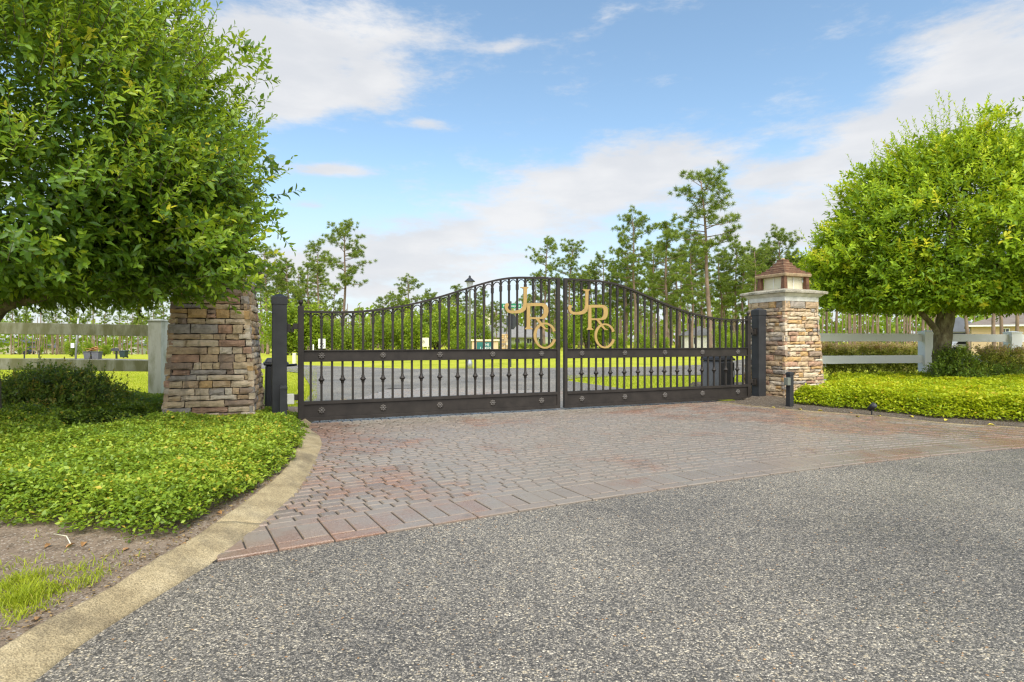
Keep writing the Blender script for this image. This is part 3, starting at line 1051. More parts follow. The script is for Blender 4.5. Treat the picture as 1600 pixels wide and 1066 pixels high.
# ------------------------------------------------------------------ broadleaf trees, shrubs and ground cover
def shoots(lb, o, d, L, K, leaf, tint0, T=None, twig=True, spread=60, wr=.46, tr=.004):
    """leafy shoots: alternate leaves set spirally along each stem"""
    S = len(o)
    d = unit(d)
    ref = np.where(np.abs(d[:, 2:3]) > .9, np.array([[1., 0, 0]]), np.array([[0, 0, 1.]]))
    u = unit(np.cross(d, ref)); w = np.cross(d, u)
    ph0 = rng.uniform(0, 6.28, S)
    L = np.broadcast_to(L, (S,))
    bend = rng.normal(0, .10, (S, 3)); bend[:, 2] -= .02
    for k in range(K):
        t = (k + .6) / K
        pos = o + d * (L * t)[:, None] + bend * (L * t * t)[:, None]
        ph = ph0 + k * 2.4 + rng.normal(0, .3, S)
        ang = np.radians(spread * (1.12 - .62 * t) + rng.normal(0, 10, S))
        rad = u * np.cos(ph)[:, None] + w * np.sin(ph)[:, None]
        ld = unit(d * np.cos(ang)[:, None] + rad * np.sin(ang)[:, None] + np.array([[0, 0, -.08]]))
        nr = unit(d * np.sin(ang)[:, None] - rad * np.cos(ang)[:, None] + np.array([[0, 0, .45]]) + rng.normal(0, .28, (S, 3)))
        ll = leaf * (1.08 - .45 * t) * rng.uniform(.75, 1.2, S)
        lb.leaves(pos, ld, nr, ll, ll * wr * rng.uniform(.85, 1.15, S), tint0 + .20 * (t - .5) + rng.normal(0, .05, S), T)
    if twig:
        lb.stems(o, o + d * L[:, None] * .55 + bend * (L * .3)[:, None], tr)
        lb.stems(o + d * L[:, None] * .55 + bend * (L * .3)[:, None], o + d * (L * .98)[:, None] + bend * L[:, None], tr * .5)


def sphere_pts(n, jit=.5):
    i = np.arange(n) + .5
    ph = np.arccos(1 - 2 * i / n); th = math.pi * (1 + 5 ** .5) * i
    p = np.stack([np.cos(th) * np.sin(ph), np.sin(th) * np.sin(ph), np.cos(ph)], 1)
    return unit(p + rng.normal(0, jit / math.sqrt(n) * 2, p.shape))


def big_crown(root, ctr, rad, zmin, nclump, per, leaf, mat, leaders, tint_mid, up=.5, seed=1, bottom_noise=.12, power=1.0, extra=None):
    lb = LB()
    ctr = np.array(ctr); rad = np.array(rad)
    n = sphere_pts(nclump)
    n = np.sign(n) * np.abs(n) ** power
    rr = rng.uniform(.80, 1.03, nclump)
    rr *= 1 + .17 * np.sin(n[:, 0] * 5.5 + seed) * np.sin(n[:, 1] * 6 + n[:, 2] * 5)
    cc = ctr + n * rad * rr[:, None]
    if extra is not None:
        cc = np.concatenate([cc, extra]); n = np.concatenate([n, unit((extra - ctr) / rad)]); nclump += len(extra)
    zlim = zmin + rng.normal(0, bottom_noise, nclump)
    low = cc[:, 2] < zlim
    cc[low, 2] = zlim[low] + rng.uniform(0, .25, low.sum())
    ctint = rng.normal(0, .13, nclump)
    o = np.repeat(cc, per, 0) + rng.normal(0, .17, (nclump * per, 3)) * np.array([1, 1, .8])
    nn = np.repeat(unit(n / rad), per, 0)
    d = unit(nn * .75 + np.array([0, 0, up]) + rng.normal(0, .42, o.shape))
    o[:, 2] = np.maximum(o[:, 2], zmin - .1)
    S = len(o)
    new = rng.random(S) < .10
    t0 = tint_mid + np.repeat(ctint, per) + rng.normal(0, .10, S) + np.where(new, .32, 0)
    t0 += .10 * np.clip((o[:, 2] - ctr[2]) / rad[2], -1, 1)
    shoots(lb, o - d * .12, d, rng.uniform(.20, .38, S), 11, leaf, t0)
    # leaves deeper inside, tinted darker to paint in the crown's inner shade
    m = nclump * per
    n2 = unit(rng.normal(0, 1, (m, 3)))
    p2 = ctr + n2 * rad * rng.uniform(.62, .93, (m, 1))
    p2[:, 2] = np.maximum(p2[:, 2], zmin + rng.uniform(-.05, .3, m))
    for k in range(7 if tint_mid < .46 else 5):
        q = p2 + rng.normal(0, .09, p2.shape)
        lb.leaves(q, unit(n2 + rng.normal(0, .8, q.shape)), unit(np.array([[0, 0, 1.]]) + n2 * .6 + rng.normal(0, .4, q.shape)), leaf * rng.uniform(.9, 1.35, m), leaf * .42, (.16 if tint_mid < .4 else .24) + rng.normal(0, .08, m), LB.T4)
    # long leading shoots that break the outline
    if leaders:
        for (fn, num, l0, l1) in leaders:
            nn = unit(rng.normal(0, 1, (num * 12, 3)))
            nn = nn[np.array([fn(v) for v in nn])][:num]
            oo = ctr + np.sign(nn) * np.abs(nn) ** power * rad * rng.uniform(.88, 1.02, (len(nn), 1))
            oo[:, 2] = np.maximum(oo[:, 2], zmin)
            dd = unit(nn * .7 + np.array([0, 0, .75]) + rng.normal(0, .22, oo.shape))
            shoots(lb, oo, dd, rng.uniform(l0, l1, len(nn)), 20, leaf * .82, tint_mid + .10 + rng.normal(0, .08, len(nn)), None, True, 58, .34, .005)
    return lb.build('crown', [mat, M['twig']], root)


def trunk_limbs(root, base, segs, mat, name='trunk'):
    mb = MB()
    for pts, rad in segs:
        P = spline([Vector(p) for p in pts], 6)
        Rr = list(np.interp(np.linspace(0, 1, len(P)), np.linspace(0, 1, len(rad)), rad))
        Rr = [r * (1 + .05 * math.sin(i * 2.1)) for i, r in enumerate(Rr)]
        mb.tube(P, Rr, 12)
    return mb.build(name, mat, root, 0, True)


def make_bark(name, a, b_, c_):
    m, nt, b, co, geo = new_mat(name)
    st = nt.n('Mapping', {'Vector': geo, 'Scale': (1, 1, .45)}).outputs[0]
    n = nt.noise(st, 11, 8, .7)
    c = nt.ramp(n, [(.3, a), (.5, b_), (.7, c_)])
    setin(nt, b, Base_Color=c, Roughness=.9)
    bump(nt, b, n, .9, .03)
    return m


M['bark_mossy'] = make_bark('mossy_bark', (.06, .046, .028), (.17, .135, .07), (.33, .30, .17))

# big tree at left, trunk just outside the frame
TL = Vector((-6.25, 6.9, .1))
t_left = empty('broadleaf_tree', TL, 0, 'large dark glossy evergreen tree overhanging the left pillar and fence', 'tree')
trunk_limbs(t_left, TL, [
    ([(0, 0, -.15), (.03, .02, .6), (-.02, 0, 1.15), (.1, -.1, 1.9), (.15, -.1, 3.0), (.1, 0, 4.6)], [.26, .19, .18, .15, .11, .04]),
    ([(0, 0, 1.25), (.55, -.25, 1.60), (1.0, -.3, 1.70), (1.5, -.2, 1.92), (2.2, -.1, 2.6)], [.11, .075, .06, .045, .02]),
    ([(0, 0, 1.2), (-.6, .3, 1.8), (-1.4, .5, 2.6), (-2.2, .6, 3.2)], [.12, .09, .06, .02]),
    ([(.1, -.1, 1.6), (.7, -.9, 2.2), (1.2, -1.6, 2.9)], [.10, .07, .02]),
    ([(.1, .05, 1.7), (1.0, .9, 2.5), (1.8, 1.5, 3.2)], [.10, .07, .02]),
    ([(0, -.1, 1.4), (-.3, -1.0, 2.1), (-.7, -1.8, 2.8)], [.10, .07, .02])], M['bark_mossy'])
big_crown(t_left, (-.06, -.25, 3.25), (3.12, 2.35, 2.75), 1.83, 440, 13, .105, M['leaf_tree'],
          [(lambda v: v[0] > .35 and v[2] > -.25, 300, .3, .7), (lambda v: v[2] > .1, 100, .3, .6)],   .43, .45, 1, .10, .93,
          np.stack([rng.uniform(1.5, 3.2, 120), rng.uniform(-.9, .3, 120), rng.uniform(2.0, 3.2, 120)], 1))

TR = Vector((10.6, 14.6, .1))
t_right = empty('broadleaf_tree', TR, 0, 'round topped bright green tree standing in the right bed by the fence', 'tree')
trunk_limbs(t_right, TR, [
    ([(0, 0, -.15), (.0, 0, .3), (.02, 0, 1.2), (.12, 0, 2.0), (.2, 0, 3.0), (.2, 0, 4.6)], [.29, .215, .195, .19, .12, .03]),
    ([(-.02, -.02, 1.25), (-.28, -.05, 1.6), (-.75, -.1, 2.05), (-1.5, -.1, 2.7)], [.085, .07, .06, .02]),
    ([(.1, 0, 1.9), (.9, .2, 2.5), (1.9, .4, 3.0)], [.11, .08, .02]),
    ([(.1, 0, 2.0), (.3, -.9, 2.7), (.4, -1.8, 3.3)], [.11, .08, .02])], M['bark_mossy'])
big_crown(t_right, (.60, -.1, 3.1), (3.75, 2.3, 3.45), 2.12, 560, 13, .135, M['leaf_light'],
          [(lambda v: v[2] > .55, 110, .5, 1.15), (lambda v: v[2] > .1, 120, .4, .8)], .50, .55, 2, .12, 1.30)


def cover(name, area_fn, hfun, sfun, xr, yr, dens, leaf, mat, label, tmid):
    """dense leafy ground cover over a bed"""
    n = int((xr[1] - xr[0]) * (yr[1] - yr[0]) * dens)
    x = rng.uniform(*xr, n); y = rng.uniform(*yr, n)
    keep, hs, zs = [], [], []
    for i in range(n):
        e = area_fn(x[i], y[i])
        if e > 0 and rng.random() < min(1.0, .35 + e * 6):
            keep.append(i); hs.append(hfun(x[i], y[i], e)); zs.append(sfun(x[i], y[i]))
    x, y, h, z = x[keep], y[keep], np.array(hs), np.array(zs)
    n = len(x)
    lump = .5 + .5 * np.sin(x * 6.1 + 1.7 * np.sin(y * 4.3)) * np.sin(y * 5.2 + 1.3 * np.sin(x * 3.7))
    lump2 = .5 + .5 * np.sin(x * 2.3 + 2 * np.sin(y * 1.4)) * np.sin(y * 2.6 + x)
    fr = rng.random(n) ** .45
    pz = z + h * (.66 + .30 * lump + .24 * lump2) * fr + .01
    pos = np.stack([x, y, pz], 1)
    a = rng.uniform(0, 6.28, n)
    el = rng.normal(.15, .45, n)
    d = np.stack([np.cos(a) * np.cos(el), np.sin(a) * np.cos(el), np.sin(el)], 1)
    nr = unit(np.array([[0, 0, 1.]]) + rng.normal(0, .42, (n, 3)))
    big = .07 * np.sin(x * 1.9 + y * 1.1) + .06 * np.sin(x * 4.1 - y * 3.0) + .05 * (lump - .5)
    ti = tmid + big + .42 * (fr - .78) + rng.normal(0, .14, n) + np.where(rng.random(n) < .03, .35, 0)  # lower leaves tinted darker, shade between the leaves put into the colour
    lb = LB()
    L = leaf * rng.lognormal(0, .22, n)
    lb.leaves(pos, d, nr, L, L * .64, ti, LB.T4)
    o = lb.build(name, mat)
    return tag(o, label, 'ground cover', 'jasmine ground cover', 'stuff')


cov_px = [(-60, 812), (0, 815), (90, 822), (150, 832), (200, 838), (245, 836), (318, 808), (374, 780), (432, 730), (461, 695), (469, 664), (467, 653)]
cov_edge = [gp(px, py, .10) for px, py in cov_px]
cov_poly = [(-8.6, 4.2), (-5.2, 4.0)] + [(p.x, p.y) for p in cov_edge] + [(-3.42, 9.6), (-4.2, 10.2), (-5.5, 10.9), (-9.5, 10.9)]


def poly_dist(x, y, poly):
    inside = False; dm = 1e9
    n = len(poly)
    for i in range(n):
        x0, y0 = poly[i]; x1, y1 = poly[(i + 1) % n]
        if (y0 > y) != (y1 > y) and x < (x1 - x0) * (y - y0) / (y1 - y0) + x0: inside = not inside
        dx, dy = x1 - x0, y1 - y0
        t = max(0, min(1, ((x - x0) * dx + (y - y0) * dy) / (dx * dx + dy * dy + 1e-9)))
        d = math.hypot(x - x0 - t * dx, y - y0 - t * dy)
        dm = min(dm, d)
    return dm if inside else -dm


def left_area(x, y):
    e = poly_dist(x, y, cov_poly) + .06 + .055 * math.sin(x * 9 + y * 4) * math.sin(y * 7 - x * 3) + .045 * math.sin(x * 21 + y * 6) * math.sin(y * 19)
    hol = math.hypot((x + 4.95 - (y - 7.3) * -.35) / .62, (y - 7.5) / 1.0)       # bare hollow below the shrub
    if hol < 1: e = min(e, (hol - 1) * .5 + (.0 if rng.random() > .06 else .6))
    return e


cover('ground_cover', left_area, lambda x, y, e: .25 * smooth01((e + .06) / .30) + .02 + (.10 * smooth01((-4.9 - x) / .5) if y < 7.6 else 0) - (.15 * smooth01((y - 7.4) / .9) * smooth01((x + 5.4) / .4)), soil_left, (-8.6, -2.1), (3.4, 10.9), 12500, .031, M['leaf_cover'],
      'dense bright jasmine ground cover filling the left bed up to the kerb', .56)
rb_poly = [(15.6, 5.9), (12, 7.2), (9.7, 8.35), (7.8, 9.3), (7.0, 9.85), (6.4, 10.75), (5.75, 11.55), (5.55, 11.95), (5.9, 12.35), (7.2, 12.95), (7.5, 14.4), (8.6, 15.9), (16, 16.6)]
cover('ground_cover', lambda x, y: poly_dist(x, y, rb_poly) + .06 * math.sin(x * 6 + 1) * math.sin(y * 5), lambda x, y, e: .32 * smooth01((e + .05) / .35) + .03, soil_right, (5.5, 15.6), (5.9, 16.5), 6000, .047, M['leaf_cover_golden'],
      'golden green ground cover mounded in the right bed below the round tree', .56)


def shrub(name, loc, rad, nclump, per, leaf, mat, label, cat, tmid, up=.4, group=None, base=.05, stems=6, longs=0):
    root = empty(name, loc, 0, label, cat, group)
    lb = LB()
    n = sphere_pts(nclump); n[:, 2] = np.abs(n[:, 2]) * 1.0
    rad = np.array(rad)
    cc = n * rad * rng.uniform(.72, 1.05, (nclump, 1)) + np.array([0, 0, base])
    o = np.repeat(cc, per, 0) + rng.normal(0, .08, (nclump * per, 3)) * rad / rad.max()
    o[:, 2] = np.maximum(o[:, 2], base)
    d = unit(np.repeat(n, per, 0) * .7 + np.array([0, 0, up]) + rng.normal(0, .5, o.shape))
    S = len(o)
    shoots(lb, o, d, rng.uniform(.08, .22, S), 7, leaf, tmid + rng.normal(0, .14, S), LB.T4, True, 62, .42, .003)
    m = S
    n2 = unit(rng.normal(0, 1, (m, 3))); n2[:, 2] = np.abs(n2[:, 2])
    p2 = n2 * rad * rng.uniform(.4, .85, (m, 1)) + np.array([0, 0, base])
    lb.leaves(p2, unit(rng.normal(0, 1, p2.shape)), unit(np.array([[0, 0, 1.]]) + rng.normal(0, .6, p2.shape)), leaf * 1.7, leaf * 1.0, .12, LB.T4)
    if longs:
        nn = sphere_pts(longs * 2)[:longs]
        shoots(lb, nn * rad * .9 + np.array([0, 0, base]), nn * .5 + np.array([0, 0, .9]), rng.uniform(.25, .5, longs), 12, leaf, tmid + .2, LB.T4, True, 62, .4, .003)
    lb.build('foliage', [mat, M['twig']], root)
    mb = MB()
    for i in range(stems):
        a = 6.28 * i / stems + random.random()
        e = Vector((math.cos(a) * rad[0] * .7, math.sin(a) * rad[1] * .7, base + rad[2] * random.uniform(.5, .8)))
        mb.tube([(math.cos(a) * .05, math.sin(a) * .05, -.08), e * .5 + Vector((0, 0, .05)), e], [.018, .014, .005], 6)
    mb.build('stems', M['bark'], root)
    return root


shrub('shrub', Vector((-6.75, 8.75, .10)), (.98, .75, .66), 330, 9, .072, M['leaf_shrub'], 'dark mounded shrub in front of the left fence', 'shrub', .72, .35, longs=14)
shrub('shrub', Vector((-7.45, 8.6, .10)), (.75, .7, .42), 70, 8, .065, M['leaf_shrub'], 'low dark shrub at the left frame edge under the fence', 'shrub', .6, .35, longs=8)
shrub('shrub', Vector((-6.35, 10.35, .08)), (.7, .22, .10), 40, 8, .06, M['leaf_shrub'], 'low dark plants around the foot of the left fence post', 'shrub', .42, .3)
shrub('shrub', Vector((10.65, 14.2, .15)), (.58, .42, .85), 90, 9, .085, M['leaf_cover'], 'leafy suckers growing around the trunk foot of the round tree', 'shrub', .34, .6, longs=10)
shrub('shrub', Vector((12.4, 14.9, .12)), (.8, .5, .42), 60, 8, .08, M['leaf_cover'], 'low green plant right of the round tree trunk', 'shrub', .4, .4)
shrub('shrub', Vector((13.7, 14.6, .12)), (.6, .5, .34), 50, 8, .08, M['leaf_shrub'], 'dark low plant at the right frame edge under the hedge', 'shrub', .6, .4)


def hedge(x0, y0, x1, y1, zb, zt, w, label, n):
    root = empty('hedge', (x0, y0, 0), math.atan2(y1 - y0, x1 - x0), label, 'hedge', 'red tipped hedges by the right fence')
    L = math.hypot(x1 - x0, y1 - y0)
    lb = LB()
    S = n
    o = np.stack([rng.uniform(0, L, S), rng.uniform(-w, w, S), zb + (zt - zb) * rng.random(S) ** .6], 1)
    o[:, 2] += .05 * np.sin(o[:, 0] * 3.1)
    d = unit(np.stack([rng.normal(0, .5, S), np.sign(o[:, 1]) * .6 + rng.normal(0, .4, S), .35 + rng.random(S)], 1))
    hf = (o[:, 2] - zb) / (zt - zb)
    shoots(lb, o, d, .17, 6, .10, np.clip(.36 + .50 * np.clip(hf - .30, 0, 1) ** 1.1 + np.where(hf > .86, .16, 0) + rng.normal(0, .12, S), 0, 1), LB.T4, True, 60, .42, .004)
    lb.build('foliage', [M['leaf_hedge'], M['twig']], root)
    mb = MB()
    for i in range(int(L * 4)):
        x = (i + random.random()) * L / int(L * 4)
        mb.tube([(x, random.uniform(-.15, .15), -.1), (x + random.uniform(-.15, .15), random.uniform(-.2, .2), zb + .1), (x + random.uniform(-.3, .3), random.uniform(-.25, .25), zb + .5 * (zt - zb))], [.022, .017, .007], 6)
    mb.build('stems', M['bark'], root)


hedge(8.8, 18.2, 13.6, 18.9, .16, 1.12, .32, 'clipped red tipped hedge behind the fence between pillar and trunk', 4200)
hedge(12.35, 15.6, 17.0, 15.8, .25, 1.02, .30, 'looser dark stemmed hedge in front of the fence right of the trunk', 2300)

# grass tuft in the front left corner and blades along the lawns
def blades(lb, x, y, z, h, w, ti, lean=.45):
    n = len(x)
    a = rng.uniform(0, 6.28, n)
    l = np.abs(rng.normal(lean, .3, n))
    d = unit(np.stack([np.cos(a) * l, np.sin(a) * l, np.ones(n)], 1))
    nr = np.stack([np.cos(a), np.sin(a), -l], 1) * -1
    lb.leaves(np.stack([x, y, z], 1), d, nr + rng.normal(0, .1, (n, 3)), h, w, ti, LB.TB)


lb = LB()
n = 10000
gx = rng.normal(0, 1, n); gy = rng.normal(0, 1, n)
x = -2.50 + gx * .26 - gy * .06; y = 2.78 + gy * .17 + gx * .10
ok = np.array([(kerb_x(b) - a) > .10 + .08 * rng.random() for a, b in zip(x, y)])
x, y = x[ok], y[ok]
z = np.array([soil_left(a, b) for a, b in zip(x, y)])
cl = .5 + .5 * np.sin(x * 17) * np.sin(y * 15)
kp = rng.random(len(x)) < .22 + .78 * cl
x, y, z, cl = x[kp], y[kp], z[kp], cl[kp]
blades(lb, x, y, z, (.02 + .042 * cl) * rng.uniform(.4, 1.4, len(x)), .005, .5 + rng.normal(0, .2, len(x)), 1.0)
tag(lb.build('grass', M['grass']), 'weedy grass clump between bare soil and kerb in the front left corner', 'grass', None, 'stuff')

lb = LB()
n = 60000
y = 11.6 + 16 * rng.random(n) ** 1.6
x = -rng.uniform(.33, .98, n) * y
blades(lb, x, y, np.full(n, -.03), rng.uniform(.04, .09, n), .012, .62 + rng.normal(0, .14, n), .6)
n = 45000
y = 13.6 + 9 * rng.random(n)
x = rng.uniform(.09, .9, n) * y
ok = (x > 1.9 + np.clip(19.4 - y, 0, 9) * .42) & (y < 22.2) & ~((y < 17.6) & (x > 5.2))
blades(lb, x[ok], y[ok], np.full(ok.sum(), -.03), rng.uniform(.05, .10, ok.sum()), .012, .60 + rng.normal(0, .14, ok.sum()), .6)
tag(lb.build('lawn_grass', M['grass']), 'short bright grass blades standing on the nearer lawns', 'grass', None, 'stuff')

lb = LB()
n = 520
cx_ = rng.normal(0, 1, n)
y = rng.uniform(2.3, 4.3, n); x = np.array([kerb_x(b) for b in y]) - .10 - np.abs(rng.normal(0, .55, n))
cl = np.sin(x * 11 + 2) * np.sin(y * 9) > .45
x, y = x[cl], y[cl]
blades(lb, x, y, np.array([soil_left(a, b) for a, b in zip(x, y)]), rng.uniform(.015, .05, len(x)), .006, .5 + rng.normal(0, .2, len(x)), 1.2)
tag(lb.build('weeds', M['grass']), 'sparse stray weed blades on the bare sandy soil by the left kerb', 'weeds', None, 'stuff')
lb = LB()
n = 1500
y = rng.uniform(2.0, 9.0, n); x = np.array([kerb_x(b) for b in y]) - .02 - np.abs(rng.normal(0, .16, n))
z = np.array([soil_left(a, b) for a, b in zip(x, y)]) + .006
y2 = rng.uniform(2.0, 6.0, 90); x2 = np.array([kerb_x(b) for b in y2]) - rng.uniform(.1, 1.3, 90); z2 = np.array([soil_left(a, b) for a, b in zip(x2, y2)]) + .006
x3 = rng.uniform(4.5, 14, 1500); d3 = np.abs(rng.normal(0, .28, 1500)); y3 = np.array([bed_front(a) for a in x3]) + d3; z3 = np.array([soil_right(a, b) for a, b in zip(x3, y3)]) + .006
P = np.stack([np.concatenate([x, x2, x3]), np.concatenate([y, y2, y3]), np.concatenate([z, z2, z3])], 1)
n = len(P); a = rng.uniform(0, 6.28, n)
lb.leaves(P, np.stack([np.cos(a), np.sin(a), rng.normal(0, .25, n)], 1), unit(np.array([[0, 0, 1.]]) + rng.normal(0, .3, (n, 3))), rng.uniform(.008, .034, n), rng.uniform(.005, .016, n), rng.random(n), LB.T4)
M['litter'] = leaf_mat('dry_litter', [(0, (.07, .045, .025)), (.5, (.20, .125, .06)), (.85, (.36, .25, .10)), (1, (.42, .38, .07))], .7, .1, (.4, .3, .1), .2)
tag(lb.build('leaf_litter', M['litter']), 'tiny dry leaf crumbs strewn along the kerb soil and the right mulch', 'leaf litter', None, 'stuff')

# fallen leaves and a twig
lm = LB()
for i, (px, py, zc, nm) in enumerate([(343, 797, .10, 'fallen'), (75, 852, .10, 'fallen'), (110, 851, .10, 'fallen'), (130, 849, .1, 'fallen'), (197, 856, .1, 'fallen'), (60, 952, .12, 'fallen'), (285, 846, .1, 'fallen'),
                                  (1225, 637, .03, 'fallen_yellow'), (1208, 636, .03, 'fallen_yellow'), (1250, 639, .03, 'fallen_yellow'), (1282, 641, .03, 'fallen_yellow'), (1330, 644, .03, 'fallen'), (1374, 649, .03, 'fallen_yellow'),
                                  (1424, 651, .03, 'fallen_yellow'), (1478, 656, .03, 'fallen_yellow'), (1549, 663, .03, 'fallen_yellow'), (1562, 665, .03, 'fallen'), (1340, 650, .03, 'fallen_yellow')]):
    p = gp(px, py, zc)
    mb = MB()
    s = random.uniform(.032, .048) * (1.0 if i < 7 else 1.6)
    tv, tf = LB.T7
    mb.add([(a * s * 1.4 - s * .7, b * s * .75, c * s * 2 + .004 + abs(b) * s * .22) for a, b, c in tv], tf)
    o = mb.build('fallen_leaf', M[nm])
    zz = soil_left(p.x, p.y) if p.x < 0 else soil_right(p.x, max(p.y, bed_front(p.x)))
    o.location = (p.x, p.y, max(zz, .012) + .004); o.rotation_euler = (random.uniform(-.2, .2), random.uniform(-.2, .2), random.uniform(0, 6.28))
    if i < 7: tag(o, 'curled orange brown fallen leaf on the sandy soil by the left kerb', 'fallen leaf', 'fallen leaves on the left soil')
    elif nm == 'fallen': tag(o, 'brown fallen leaf on the mulch strip along the right pavers', 'fallen leaf', 'brown leaves on the right mulch')
    else: tag(o, 'yellow fallen leaf on the mulch strip along the right pavers', 'fallen leaf', 'yellow leaves on the right mulch')
a, b_, c_ = gp(84, 838, .11), gp(104, 841, .12), gp(110, 851, .11)
tag(MB().tube([a + Vector((0, 0, .015)), b_ + Vector((0, 0, .012)), c_ + Vector((0, 0, .006))], [.002, .003, .003], 6).build('twig', M['sign_cream'], None, 0, True), 'pale bent twig lying on the soil below the left ground cover', 'twig')

# spotlight in the right bed
p = gp(1362, 648, .02)
r = empty('garden_spotlight', (p.x, p.y, .02), R(20), 'small black garden spotlight on the mulch before the right ground cover', 'spotlight')
MB().tube([(0, 0, -.05), (0, 0, .09)], .012, 8).build('stake', M['black'], r)
mb = MB().lathe([(.02, -.07), (.04, -.06), (.046, .02), (.052, .07), (.046, .07), (.040, .055)], 16)
mb.xform(Matrix.Translation((0, 0, .13)) @ Matrix.Rotation(R(50), 4, 'X')); mb.build('head', M['black'], r, 0, True)

# ------------------------------------------------------------------ pines and the wood behind
def pine_proto(name, seed, crown_from, spread, dense, lean=.0, flat=0.0):
    """unit pine 20 m tall at the origin"""
    rs = np.random.default_rng(seed)
    root = empty(name, (0, 0, 0))
    Hh = 20.0
    mb = MB()
    cx = lambda z: lean * (z / Hh) ** 2 * 2 + .12 * math.sin(z * .5 + seed)
    cy = lambda z: .10 * math.cos(z * .43 + seed)
    zs = np.linspace(-.5, Hh * .985, 14)
    mb.tube([(cx(z), cy(z), z) for z in zs], [.27 * (1 - .80 * max(0, z) / Hh) * (1.25 if z < .3 else 1) for z in zs], 8)
    lb = LB()
    nb = dense
    for i in range(nb):
        f = (i + rs.random()) / nb
        z = Hh * (crown_from + (1 - crown_from) * f * .98)
        env = float(np.interp(f, [0, .35, .6, .85, 1], [.62, 1.0, .92, .72, .40]))
        ln = spread * env * rs.uniform(.45, 1.12)
        a = rs.uniform(0, 6.28)
        rise = rs.uniform(-.05, .35) + .75 * f * f
        b0 = Vector((cx(z), cy(z), z))
        dirv = Vector((math.cos(a), math.sin(a), rise)).normalized()
        b1 = b0 + dirv * ln * .5 + Vector((0, 0, -.12 * ln * .3)); b2 = b0 + dirv * ln + Vector((0, 0, .04 * ln))
        mb.tube([b0, b1, b2], [.075 * (1 - .5 * f), .05 * (1 - .5 * f), .015], 5)
        nt_ = int(4 + ln * 2.3)
        for k in range(nt_):
            t = .46 + .54 * (k + rs.random()) / nt_
            pc = (b0.lerp(b1, t * 2) if t < .5 else b1.lerp(b2, t * 2 - 1))
            off = rs.normal(0, .34, 3) * (1.2 if t < .9 else .6)
            c = np.array(pc) + off * np.array([1, 1, .55]) + np.array([0, 0, .15])
            m = 42
            nn = unit(rs.normal(0, 1, (m, 3)) + np.array([0, 0, .5]) + np.array(dirv) * .5)
            o = c + nn * .06
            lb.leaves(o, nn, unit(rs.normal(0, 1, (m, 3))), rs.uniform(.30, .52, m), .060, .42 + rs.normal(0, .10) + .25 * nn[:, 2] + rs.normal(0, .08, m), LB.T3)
    # stubs of dead branches on the bare bole
    for i in range(7):
        z = Hh * rs.uniform(crown_from * .55, crown_from)
        a = rs.uniform(0, 6.28); l = rs.uniform(.4, 1.5)
        mb.tube([(cx(z), cy(z), z), (cx(z) + math.cos(a) * l, cy(z) + math.sin(a) * l, z + rs.uniform(-.2, .3))], [.035, .012], 5)
    mb.build('trunk', M['pine_bark'], root, 0, True)
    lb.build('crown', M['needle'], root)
    return root


protos = [pine_proto('pine_tree', 21, .50, 4.1, 40, .3), pine_proto('pine_tree', 22, .42, 3.8, 46, -.3, .2), pine_proto('pine_tree', 23, .56, 4.2, 36, .5, -.1), pine_proto('pine_tree', 24, .36, 3.4, 46, .1, .1), pine_proto('pine_tree', 25, .54, 3.5, 30, -.4)]
used = set()


def pine(px, top, Y, k, label, group, wide=1.0, rot=None):
    x = (px - CX) / F * Y
    z0 = zg(x, Y) - .05
    hgt = (CAMZ + (CY - top) / F * Y - z0) * .95
    if k in used: o = copy_tree(protos[k])
    else: o = protos[k]; used.add(k)
    s = hgt / 20.0
    o.location = (x, Y, z0); o.scale = (s * wide, s * wide, s)
    o.rotation_euler = (0, 0, random.uniform(0, 6.28) if rot is None else rot)
    tag(o, label, 'pine tree', group)
    return o


KEY = [
    (537, 343, 75, 0, 'tall double looking pine rising highest over the left gate leaf', 1.05),
    (497, 372, 86, 4, 'thin pine close left of the tallest pine over the left gate leaf', 1.0),
    (452, 402, 95, 1, 'pine just above the hinge end of the left gate leaf', 1.1),
    (418, 386, 92, 2, 'pine showing between the left pillar and the steel post', 1.1),
    (640, 430, 112, 0, 'small rounded lone pine above the dip of the left gate leaf', 1.25),
    (712, 443, 122, 3, 'pine behind the street lamp, its top level with the lamp head', 1.2),
    (757, 448, 112, 1, 'pine just right of the street lamp over the green roofed house', 1.0),
    (850, 366, 96, 4, 'sparse pine standing over the left gold monogram', 1.05),
    (887, 376, 104, 2, 'sparse pine standing over the gap between the gate leaves', 1.1),
    (944, 396, 112, 1, 'low broad pine left of the tall pair over the right gate leaf', 1.2),
    (993, 327, 82, 0, 'tall pine with open crown second highest over the right gate leaf', 1.0),
    (1040, 341, 76, 3, 'full crowned pine between the two tallest pines at right', 1.25),
    (1108, 266, 64, 2, 'tallest pine in the picture with a long pale bare trunk', 1.15),
    (1082, 372, 88, 1, 'yellowish pine in front of the tallest pine crown', 1.1),
    (1150, 372, 92, 0, 'pine directly right of the tallest pine trunk', 1.0),
    (1180, 380, 84, 4, 'thin pine left of the pillar lantern roof', 1.15),
    (1219, 354, 98, 0, 'pine crown rising right behind the pillar lantern', 1.1),
    (1258, 398, 90, 1, 'pine between the pillar lantern and the round green tree', 1.1),
]
for px, top, Y, k, lab, w in KEY:
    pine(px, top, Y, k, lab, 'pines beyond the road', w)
for px, top, Y, k, lab in [(1512, 330, 42, 2, 'slim dark pine trunk between the two houses at right'), (1553, 320, 37, 0, 'thick red barked pine trunk before the tan house'), (1564, 330, 41, 4, 'thin pine trunk right beside the thick one before the tan house'), (1588, 330, 48, 1, 'vine clad pine trunk at the corner of the tan house')]:
    pine(px, top, Y, k, lab, 'pines by the tan house')
i = 0
